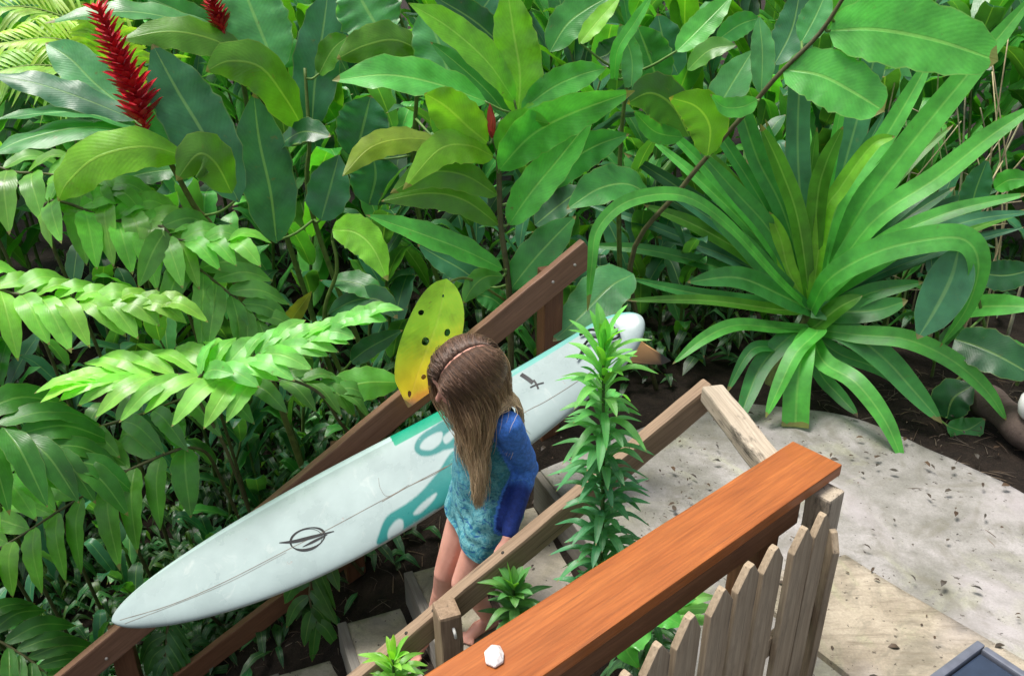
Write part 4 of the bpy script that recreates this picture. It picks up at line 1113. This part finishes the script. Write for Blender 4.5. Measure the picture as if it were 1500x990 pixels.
# --- right hand ginger with two broad leaves on a leaning stem
b8 = gnd(.78, 3.95)
P8 = Plant('ginger_plant', b8, 'ginger plant with a thin leaning stem and two very broad leaves over the spider lily', 'plant', 'ginger plants behind the steps')
P8.stem([b8, cpt('F', -230, 180, 3.85), cpt('C', 0, 820, 3.75), cpt('C', 300, 470, 3.65), cpt('C', 430, 320, 3.6), cpt('C', 600, 150, 3.58), cpt('C', 720, -30, 3.55)], .013, .008, (.075, .075, .03), 30)
H = P8.hero
H('C', [(440, 305), (600, 330), (740, 400), (885, 490)], 250, brt, 3.6, 3.4, roll=5, kind='oval', wave=.04, fold=.1)
H('C', [(640, 135), (850, 130), (1120, 180), (1385, 270)], 300, brt, 3.58, 3.35, roll=8, kind='oval', wave=.05, fold=.1)
H('C', [(690, 90), (850, 20), (1000, -60)], 200, brt, 3.6, 3.65, roll=5, kind='oval')
H('C', [(330, 440), (260, 470), (180, 470), (120, 415)], 90, brt, 3.62, 3.5)
H('C', [(345, 420), (350, 230), (335, 70)], 105, pal, 3.66, 3.75)
H('C', [(400, 290), (480, 130), (520, -60)], 150, blu, 3.9, 4.0, roll=0)
H('C', [(520, 190), (580, 80), (640, -50)], 130, pal, 3.8, 3.9)
H('C', [(110, 560), (210, 380), (310, 220)], 160, pal, 3.85, 3.95, roll=0)
H('C', [(110, 690), (120, 560), (60, 470), (-60, 430)], 190, olv, 3.65, 3.5, under=True, roll=0)
H('C', [(20, 310), (120, 220), (235, 200)], 100, olv, 3.9, 3.85)
H('C', [(150, 180), (250, 110), (340, 80)], 100, mid, 3.9, 3.9)
P8.build()
dry = MB()
# --- right edge dark broad leaves
b9 = gnd(2.05, 3.72)
P9 = Plant('ginger_plant', b9, 'dark broad leaved ginger plant on bare soil by the log', 'plant', 'ginger plants behind the steps')
P9.stem([b9, cpt('F', 1310, 560, 3.75), cpt('F', 1300, 300, 3.8)], .012, .007)
H = P9.hero
H('F', [(1195, 500), (1290, 530), (1400, 580), (1540, 660)], 190, drk, 3.65, 3.4, roll=5, kind='oval')
H('F', [(1300, 210), (1420, 220), (1560, 190)], 130, drk, 3.9, 3.8)
H('F', [(1160, 850), (1190, 760), (1280, 700)], 170, drk, 3.6, 3.62)
H('F', [(1160, 880), (1240, 900), (1330, 850)], 110, mid, 3.5, 3.5)
H('C', [(1260, 950), (1290, 830), (1340, 700)], 120, blu, 4.2, 4.2)
H('C', [(1370, 830), (1440, 790), (1540, 790)], 90, brt, 4.1, 4.0)
P9.build()
# ---------------------------------------------------------------- arching fronds, lower left
def frond(label, axis, crop, n, L, w, col, Y0, Y1, ang=(70, 25), side=(1, 1), droop=.3, hang=0., tipcol=None, base=None, t0=.08, upv=.6, sd=0, stemr=.009):
    """arching ginger cane: two ranks of leaves along an axis given in picture points at real depths"""
    rr = random.Random(sd * 13 + 5)
    ox, oy = CR[crop]; k = len(axis) - 1
    A = [at(ox + x / 3, oy + y / 3, Y0 + (Y1 - Y0) * i / k) for i, (x, y) in enumerate(axis)]
    if base is None:
        q = A[0]; base = gnd(q.x + .12, q.y + .25)
        A = [base, base.lerp(A[0], .6) + UP * .12 * min(1, (A[0] - base).length)] + A
        off = 2
    else: off = 0
    P = Plant('arching_ginger', base, label, 'plant', 'arching fronds left of the surfboard')
    C = spline(A, 60); tube(P.st, A, stemr, .004, 8, 40, (.085, .085, .035))
    s0 = off / (len(A) - 1)
    for i in range(n):
        t = s0 + (1 - s0) * (t0 + (1 - t0) * i / (n - 1) * .985); f = clamp(t, 0, .999) * 60; j = int(f); c = C[j].lerp(C[j + 1], f - j)
        T = (C[min(j + 2, 60)] - C[max(j - 1, 0)]).normalized(); tt = i / (n - 1)
        Sd = T.cross(UP)
        if Sd.length < .2: Sd = V((0, -1, 0))
        Sd.normalize(); N = Sd.cross(T).normalized()
        if N.z < 0: N = -N
        N = (N * (1 - upv * .3) + (CAM - c).normalized() * upv).normalized(); N = (N - T * N.dot(T)).normalized(); Sd = T.cross(N).normalized()
        for sg in (1, -1):
            if (sg > 0 and not side[0]) or (sg < 0 and not side[1]): continue
            a = R(ang[0] + (ang[1] - ang[0]) * tt + rr.uniform(-9, 9)); ln = L * (.72 + .28 * math.sin(math.pi * min(1, tt * 1.1 + .15))) * rr.uniform(.9, 1.1) * (side[0] if sg > 0 else side[1])
            d = T * math.cos(a) + Sd * (sg * math.sin(a))
            d = (d - UP * hang).normalized()
            p0 = c + T * (.012 * sg); p1 = p0 + d * ln * .5 + N * ln * .08; p2 = p0 + d * ln - UP * ln * droop
            cl_ = col if tipcol is None else tuple(x + (y - x) * tt for x, y in zip(col, tipcol))
            NN = (N + d * .1 + Sd * rr.uniform(-.35, .35)).normalized()
            leaf(P.lf, [p0, p1, p2], w * rr.uniform(.85, 1.1) * (.8 + .2 * (1 - tt)), NN, 'ginger', jit(cl_, .12, rr), .14, .05, 12, 2)
    return P.build('frond')
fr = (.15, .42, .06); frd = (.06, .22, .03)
frond('bright green arching frond splayed like a hand above the surfboard nose', [(1490, 860), (1400, 735), (1240, 670), (1000, 655), (640, 660), (420, 680)], 'D', 10, .29, .042, fr, 3.25, 2.98, (58, 6), t0=.5, droop=.14, tipcol=(.22, .50, .08), sd=1)
frond('bright green frond rising from the splayed one with its tip near the yellow leaf', [(860, 700), (1080, 590), (1330, 500), (1600, 400)], 'D', 12, .22, .040, (.14, .40, .09), 3.05, 3.2, (45, 10), droop=.15, sd=2)
frond('bright frond with hanging leaf tips reaching in from the left edge above the splayed one', [(-220, 260), (60, 300), (380, 330), (700, 345)], 'D', 11, .25, .052, fr, 3.2, 3.2, (60, 12), side=(1, .9), droop=.3, tipcol=(.18, .38, .06), sd=3)
frond('small bright frond star at the left edge below the splayed frond', [(-200, 190), (-40, 130), (90, 110), (220, 95)], 'G', 6, .24, .05, fr, 2.95, 2.95, (75, 8), droop=.35, sd=4)
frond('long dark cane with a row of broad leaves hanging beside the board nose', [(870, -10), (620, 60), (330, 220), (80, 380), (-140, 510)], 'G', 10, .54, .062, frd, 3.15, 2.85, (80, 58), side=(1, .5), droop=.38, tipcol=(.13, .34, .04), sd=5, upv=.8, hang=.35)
frond('dark green cane leaning down to the right under the upper fronds', [(700, 20), (840, 160), (960, 260), (1080, 360), (1185, 465)], 'D', 8, .29, .052, (.08, .22, .05), 3.45, 3.4, (75, 30), droop=.2, sd=6)
frond('mid green frond with upturned leaves above the dark gap on the left', [(190, -60), (500, -20), (760, 60), (1010, 70)], 'D', 8, .25, .052, (.12, .37, .055), 3.5, 3.4, (65, 18), droop=.3, sd=7)
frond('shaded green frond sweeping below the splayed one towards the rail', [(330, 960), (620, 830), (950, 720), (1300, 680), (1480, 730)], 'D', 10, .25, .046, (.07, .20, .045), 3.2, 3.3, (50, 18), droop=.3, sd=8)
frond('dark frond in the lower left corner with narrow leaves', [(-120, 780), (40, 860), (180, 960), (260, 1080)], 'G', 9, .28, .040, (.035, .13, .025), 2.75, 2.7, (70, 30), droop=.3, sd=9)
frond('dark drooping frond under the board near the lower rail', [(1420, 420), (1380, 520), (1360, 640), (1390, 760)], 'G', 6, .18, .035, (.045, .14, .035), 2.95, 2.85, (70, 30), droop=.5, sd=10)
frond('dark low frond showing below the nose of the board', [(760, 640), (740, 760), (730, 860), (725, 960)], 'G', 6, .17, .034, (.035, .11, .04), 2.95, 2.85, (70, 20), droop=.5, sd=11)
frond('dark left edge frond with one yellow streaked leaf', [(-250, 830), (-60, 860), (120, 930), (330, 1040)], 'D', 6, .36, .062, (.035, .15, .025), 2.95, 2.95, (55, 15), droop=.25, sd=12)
frond('bright green frond at the upper left beneath the red spike', [(-100, 800), (100, 760), (300, 780), (480, 830)], 'A', 7, .28, .055, (.11, .30, .045), 3.75, 3.6, (65, 18), droop=.35, sd=13)
frond('fresh green frond with downward leaflets left of the blue sheened leaf', [(200, 960), (420, 900), (640, 960), (760, 1040)], 'A', 7, .26, .054, (.13, .32, .05), 3.6, 3.45, (75, 22), droop=.45, sd=14)
# ---------------------------------------------------------------- pale feathery palms, far upper left
def palm(label, axis, n, L, w, col, Y0, Y1, sd):
    rr = random.Random(sd); A = [at(x / 3, y / 3, Y0 + (Y1 - Y0) * i / (len(axis) - 1)) for i, (x, y) in enumerate(axis)]
    base = gnd(A[0].x - .1, A[0].y + .2); P = Plant('palm', base, label, 'palm', 'feathery palms at the back')
    A = [base, base.lerp(A[0], .6) + UP * .1] + A; C = spline(A, 60); tube(P.st, A, .010, .004, 6, 40, (.16, .24, .05)); s0 = 2 / (len(A) - 1)
    for i in range(n):
        f = min(59.9, (s0 * .9 + (1 - s0 * .9) * i / n) * 60); j = int(f); c = C[j].lerp(C[j + 1], f - j); T = (C[j + 1] - C[j]).normalized()
        N = (UP + (CAM - c).normalized() * .7); N = (N - T * N.dot(T)).normalized(); S = T.cross(N)
        for sg in (1, -1):
            a = R(62 - 30 * i / n + rr.uniform(-4, 4)); d = T * math.cos(a) + S * sg * math.sin(a); ln = L * (.6 + .4 * math.sin(3.14 * min(1, i / n + .2))) * rr.uniform(.9, 1.1)
            leaf(P.lf, [c, c + d * ln * .55 + N * .02, c + d * ln - UP * ln * .3], w, N, 'blade', jit(col, .15, rr), .2, 0, 6, 1)
    P.build('narrow')
py_ = (.30, .46, .06)
palm('lime yellow feathery palm frond fanning behind the red flower spike', [(620, 260), (420, 220), (230, 170), (20, 190)], 26, .34, .012, py_, 4.9, 4.7, 1)
palm('pale feathery palm frond in the top left corner', [(420, 160), (260, 70), (80, 30), (-120, 60)], 24, .32, .011, (.26, .42, .08), 5.1, 4.9, 2)
palm('yellow green palm frond leaning left under the corner frond', [(480, 330), (300, 300), (120, 290), (-100, 340)], 24, .30, .012, (.22, .42, .07), 4.7, 4.5, 3)
palm('light green palm frond rising at the far top left', [(320, 330), (300, 180), (260, 60), (180, -60)], 24, .3, .012, (.30, .45, .10), 5.3, 5.3, 4)
palm('broad lime palm fan showing between the spike and the long blue leaf', [(520, 420), (500, 300), (470, 190), (420, 90)], 18, .26, .02, py_, 4.6, 4.6, 6)
# ---------------------------------------------------------------- spiky leaved plants by the orange rail
def spiky(label, base, top, n, L, w, c0, c1, sd, lean=0, tuft=False, group='spiky leaved plants between the rails', spread=1.):
    rr = random.Random(sd); P = Plant('lily_plant', base, label, 'plant', group)
    md_ = base.lerp(top, .5) + V((lean, 0, 0)); P.stem([base, md_, top], .009, .004, (.07, .13, .035)); C = spline([base, md_, top], 60)
    for i in range(n):
        t = i / n; t = (.12 + .88 * t) if not tuft else (.55 + .45 * t); f = min(59.9, t * 60); j = int(f); c = C[j].lerp(C[j + 1], f - j); T = (C[j + 1] - C[j]).normalized()
        a = i * 2.39996 + rr.uniform(-.3, .3); S = V((math.cos(a), math.sin(a), 0)); el = .30 + .8 * sm(.8, 1, t) + rr.uniform(-.55, .4)
        ln = L * rr.uniform(.55, 1.15) * (1 - .25 * sm(.93, 1, t)); d = (S * math.cos(el) + UP * math.sin(el)).normalized()
        dr = rr.uniform(.02, .3) * (1 - sm(.8, 1, t)) + .06
        col = tuple(x + (y - x) * sm(.6, 1, t) for x, y in zip(c0, c1))
        leaf(P.lf, [c, c + d * ln * .5 + UP * ln * .08, c + d * ln - UP * ln * dr], w * rr.uniform(.8, 1.15), UP + S * .2, 'blade', jit(col, .18, rr), .28, .01, 9, 2)
    P.build('narrow')
xb = V((.285, 2.16, GZ - .1))
spiky('tall narrow leaved lily stem standing in front of the weathered rail, bright at its tip', xb, at(884, 500, 2.14), 200, .165, .0145, (.05, .20, .09), (.12, .38, .07), 1, .012)
t2 = at(752, 858, 2.16); spiky('short narrow leaved lily shoot showing between the two rails', V((t2.x + .02, t2.y + .03, .1)), t2, 60, .14, .0155, (.045, .14, .045), (.085, .24, .07), 2, tuft=True)
t3 = at(575, 965, 1.98); spiky('bright grassy lily tuft at the bottom edge below the lower end of the weathered rail', V((t3.x, t3.y + .02, .0)), t3, 50, .14, .012, (.07, .2, .05), (.18, .42, .06), 3, tuft=True)
# plant behind the pickets: dark narrow leaves and a few broad bright ones
p5 = at(955, 905, 1.86); bp = V((p5.x, p5.y + .05, GZ - .05)); PB = Plant('lily_plant', bp, 'dark narrow leaved plant with a few broad bright green leaves behind the pointed pickets', 'plant', 'spiky leaved plants between the rails')
PB.stem([bp, bp.lerp(p5, .6), p5], .009, .005, (.07, .12, .03)); rr = random.Random(8)
for i in range(60):
    c = bp.lerp(p5, .35 + .65 * i / 60); a = i * 2.4; S = V((math.cos(a), math.sin(a), 0)); ln = .13 * rr.uniform(.8, 1.2)
    leaf(PB.lf, [c, c + S * ln * .55 + UP * .02, c + S * ln - UP * ln * .5], .010, UP, 'blade', jit((.035, .11, .045), .2, rr), .25, 0, 8, 2)
for crop, pts, w, col in (('H', [(1360, 700), (1300, 790), (1250, 860), (1310, 960)], 130, brt), ('H', [(1330, 720), (1400, 710), (1500, 770)], 130, brt), ('I', [(-100, 690), (20, 650), (150, 640)], 60, (.14, .36, .09)), ('I', [(-60, 700), (50, 690), (150, 690)], 50, (.16, .38, .12)), ('I', [(-30, 740), (60, 740), (130, 760)], 55, (.14, .36, .09)), ('H', [(1440, 690), (1490, 660), (1560, 650)], 60, mid)):
    PB.hero(crop, pts, w, col, 1.82, 1.76, kind='ginger', join=False)
PB.build('narrow')
# ---------------------------------------------------------------- the bank behind: many ginger plants, shared meshes
def proto(h, n, L, w, cols, sd, lean):
    rr = random.Random(sd); st_, lf_ = MB(), MB()
    A = [V((0, 0, -.1)), V((lean * .25, 0, h * .5)), V((lean, 0, h))]; C = spline(A, 60); tube(st_, A, .014, .006, 6, 16, (.08, .12, .03))
    for i in range(n):
        t = .22 + .78 * i / (n - 1); f = min(59.9, t * 60); j = int(f); c = C[j].lerp(C[j + 1], f - j); T = (C[j + 1] - C[j]).normalized()
        a = (i % 2) * math.pi + rr.uniform(-.55, .55) + .12 * i; S = V((math.cos(a), math.sin(a), 0)); el = R(48 + 22 * t + rr.uniform(-14, 14)); ln = L * rr.uniform(.8, 1.15)
        d = S * math.cos(el) + T * math.sin(el); dr = rr.uniform(.15, .65)
        N = (UP - S * .5).normalized()
        leaf(lf_, [c, c + d * ln * .35, c + d * ln * .7 - UP * ln * dr * .12 + S * ln * .05, c + d * ln * .92 + S * ln * .14 - UP * ln * dr * .5], w * rr.uniform(.8, 1.15), N, 'ginger', jit(rr.choice(cols), .15, rr), rr.uniform(.05, .25), rr.uniform(.03, .1), 12, 2)
    return st_, lf_
protos = []
for k, (h, n, L, w, lean) in enumerate(((1.75, 16, .56, .076, .35), (1.45, 14, .54, .078, .25), (1.95, 18, .58, .076, .3), (1.15, 9, .46, .064, .2), (.75, 8, .40, .055, .15))):
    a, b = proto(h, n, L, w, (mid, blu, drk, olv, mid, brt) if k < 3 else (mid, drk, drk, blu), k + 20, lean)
    for m_ in (a, b): pass
    so = a.build('stem', M['stem']); lo = b.build('foliage', M['leaf']); protos.append((so.data, lo.data)); bpy.data.objects.remove(so); bpy.data.objects.remove(lo)
rb_ = random.Random(77); nb = 0
def bgplant(x, y, k, s=1., label='dark green ginger plant among the dense leafy bank behind the steps', group='ginger plants filling the bank'):
    e = empty('ginger_plant', (x, y, gz(x, y)), label, 'plant', group)
    e.rotation_euler = (0, 0, rb_.uniform(0, 6.28)); e.scale = (s, s, s)
    for nm, d in zip(('stem', 'foliage'), protos[k]):
        o = bpy.data.objects.new(nm, d); COL.objects.link(o); o.parent = e
spots = []
for Y, x0, x1, stp, ks, lo_, hi_ in ((4.75, -4.4, 1.0, .38, (1, 3), .85, 1.0), (5.2, -4.6, 4.4, .38, (0, 1), .9, 1.05), (5.7, -4.6, 4.8, .4, (0, 1, 2), .9, 1.05), (6.3, -4.0, 4.6, .42, (0, 2), .95, 1.15), (7.0, -4.6, 5.4, .46, (2, 0), 1.05, 1.25), (7.8, -5.2, 6.0, .5, (2,), 1.15, 1.35), (8.6, -5.8, 6.8, .55, (2,), 1.25, 1.45), (9.5, -6.4, 7.4, .6, (2,), 1.35, 1.6)):
    x = x0
    while x < x1:
        spots.append((x + rb_.uniform(-.15, .15), Y + rb_.uniform(-.2, .2), rb_.choice(ks), rb_.uniform(lo_, hi_))); x += stp
for x, y, k, s_ in spots: bgplant(x, y, k, s_)
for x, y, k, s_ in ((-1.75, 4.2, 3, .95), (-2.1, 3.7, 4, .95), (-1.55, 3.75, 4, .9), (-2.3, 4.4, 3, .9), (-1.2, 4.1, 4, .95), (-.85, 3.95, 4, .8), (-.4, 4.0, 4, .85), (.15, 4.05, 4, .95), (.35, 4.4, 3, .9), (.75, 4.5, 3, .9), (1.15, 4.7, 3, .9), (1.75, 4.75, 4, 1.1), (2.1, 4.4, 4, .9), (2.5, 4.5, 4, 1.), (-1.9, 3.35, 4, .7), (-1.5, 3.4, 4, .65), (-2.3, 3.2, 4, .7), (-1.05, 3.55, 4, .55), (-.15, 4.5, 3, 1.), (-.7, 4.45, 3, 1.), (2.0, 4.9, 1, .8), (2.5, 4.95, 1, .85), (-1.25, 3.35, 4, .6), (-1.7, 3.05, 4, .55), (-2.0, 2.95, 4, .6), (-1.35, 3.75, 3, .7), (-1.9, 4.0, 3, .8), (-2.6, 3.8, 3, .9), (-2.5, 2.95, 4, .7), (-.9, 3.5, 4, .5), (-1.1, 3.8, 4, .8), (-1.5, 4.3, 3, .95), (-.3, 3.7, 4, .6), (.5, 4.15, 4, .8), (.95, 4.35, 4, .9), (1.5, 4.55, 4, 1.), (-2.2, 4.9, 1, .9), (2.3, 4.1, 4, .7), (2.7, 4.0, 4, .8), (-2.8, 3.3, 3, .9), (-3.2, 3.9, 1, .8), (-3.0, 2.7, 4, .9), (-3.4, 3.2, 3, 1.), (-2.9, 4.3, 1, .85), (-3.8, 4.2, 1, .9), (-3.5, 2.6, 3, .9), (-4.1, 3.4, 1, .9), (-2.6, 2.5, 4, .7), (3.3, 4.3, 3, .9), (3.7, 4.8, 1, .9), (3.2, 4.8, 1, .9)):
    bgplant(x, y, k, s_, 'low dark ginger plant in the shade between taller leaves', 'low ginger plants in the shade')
# pale dry canes upper right
dc = empty('dry_cane', gnd(2.35, 4.6), 'clump of pale dry canes and twigs behind the spider lily, upper right', 'plant'); mb = MB(); rr = random.Random(6)
for k in range(34):
    b_ = gnd(2.35 + rr.uniform(-.7, .6), 4.6 + rr.uniform(-.2, .35)); hgt = rr.uniform(.9, 1.9)
    tube(mb, [b_, b_ + V((rr.uniform(-.1, .1), 0, hgt * .5)), b_ + V((rr.uniform(-.3, .35), rr.uniform(-.2, .2), hgt))], rr.uniform(.006, .012), .003, 6, 8, jit(rr.choice(((.40, .36, .20), (.34, .30, .19), (.28, .34, .14))), .15, rr))
for k in range(26):
    c = V((1.9 + rr.uniform(-.5, .8), 4.5 + rr.uniform(-.2, .3), rr.uniform(.7, 1.6))); a = rr.uniform(0, 3.14)
    tube(mb, [c, c + V((math.cos(a) * .18, rr.uniform(-.05, .05), math.sin(a) * .18))], .004, .003, 5, 3, (.33, .28, .17))
mb.build('cane', M['stem'], dc, origin=dc.location)
# ground cover: low leaves and twigs on the soil
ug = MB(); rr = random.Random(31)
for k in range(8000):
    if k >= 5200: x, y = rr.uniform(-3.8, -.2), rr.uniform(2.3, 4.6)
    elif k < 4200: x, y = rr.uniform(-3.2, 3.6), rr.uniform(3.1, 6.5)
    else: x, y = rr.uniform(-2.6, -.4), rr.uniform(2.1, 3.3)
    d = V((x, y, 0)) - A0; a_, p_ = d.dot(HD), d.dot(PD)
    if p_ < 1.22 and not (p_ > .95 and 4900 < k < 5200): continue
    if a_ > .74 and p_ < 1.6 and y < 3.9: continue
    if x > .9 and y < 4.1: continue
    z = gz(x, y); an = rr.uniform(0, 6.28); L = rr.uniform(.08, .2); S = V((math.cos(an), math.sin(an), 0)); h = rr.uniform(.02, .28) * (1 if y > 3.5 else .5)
    c = V((x, y, z + h * .5)); leaf(ug, [c, c + S * L * .5 + UP * h * .5, c + S * L + UP * (h * .3 - L * .2)], L * rr.uniform(.1, .17), UP + S * rr.uniform(-.6, .6), 'ginger', jit(rr.choice((drk, (.012, .05, .018), (.014, .055, .016), (.02, .09, .025))), .25, rr), .15, 0, 4, 1)  # leaf tints darkened, so the shade of the gaps is in the colour
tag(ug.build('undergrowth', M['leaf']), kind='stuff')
tw = MB()
for k in range(1100):
    x, y = rr.uniform(-1.9, -.3), rr.uniform(2.3, 3.3)
    if k > 330: x, y = rr.uniform(1.5, 3.4), rr.uniform(2.7, 4.2)
    d = V((x, y, 0)) - A0
    if k <= 260 and d.dot(PD) < .85: continue
    an = rr.uniform(0, 6.28); L = rr.uniform(.02, .12); S = V((math.cos(an), math.sin(an), rr.uniform(-.1, .2))); c = V((x, y, gz(x, y) + .012))
    tube(tw, [c, c + S * L * .5 + UP * .006, c + S * L], rr.uniform(.001, .0028), .001, 4, 3, jit(rr.choice(((.10, .07, .045), (.16, .12, .08), (.05, .035, .025))), .2, rr))
tag(tw.build('litter_twigs', M['stem']), kind='stuff')
# ---------------------------------------------------------------- camera, sky, sun
cd_ = bpy.data.cameras.new('camera'); cam = bpy.data.objects.new('camera', cd_); COL.objects.link(cam)
cam.location = CAM; cam.rotation_euler = (R(90) - TH, 0, 0); cd_.sensor_width = 36; cd_.lens = FPX / 1500 * 36; cd_.clip_start = .05; cd_.clip_end = 2000
scene.camera = cam
w = bpy.data.worlds.new('World'); scene.world = w; w.use_nodes = True; nt = w.node_tree
sky = nt.nodes.new('ShaderNodeTexSky'); sky.sky_type = 'NISHITA'; sky.sun_disc = False
EL, AZ = R(72), R(-75)          # sun high beyond the bank and to the left, softened by haze
sky.sun_elevation = EL; sky.sun_rotation = AZ; sky.air_density = 1; sky.dust_density = 3.0; sky.ozone_density = 1
bg = nt.nodes['Background']; bg.inputs[1].default_value = .055; hs_ = nt.nodes.new('ShaderNodeHueSaturation'); hs_.inputs['Saturation'].default_value = .4   # thin white overcast
nt.links.new(sky.outputs[0], hs_.inputs['Color']); nt.links.new(hs_.outputs[0], bg.inputs[0])
sd_ = bpy.data.lights.new('sun', 'SUN'); so = bpy.data.objects.new('sun', sd_); COL.objects.link(so)
sd_.energy = 1.5; sd_.angle = R(22); sd_.color = (1, .96, .9)
dv = V((math.sin(AZ) * math.cos(EL), math.cos(AZ) * math.cos(EL), math.sin(EL)))
so.rotation_euler = dv.to_track_quat('Z', 'Y').to_euler()
vs_ = scene.view_settings; vs_.view_transform = 'Standard'; vs_.look = 'None'; vs_.exposure = 1.8; vs_.gamma = 1; vs_.use_curve_mapping = False
scene.render.resolution_x, scene.render.resolution_y = 1024, 675
cy = scene.cycles; cy.use_denoising = True; cy.max_bounces = 6; cy.diffuse_bounces = 4; cy.glossy_bounces = 3; cy.transmission_bounces = 4; cy.transparent_max_bounces = 8
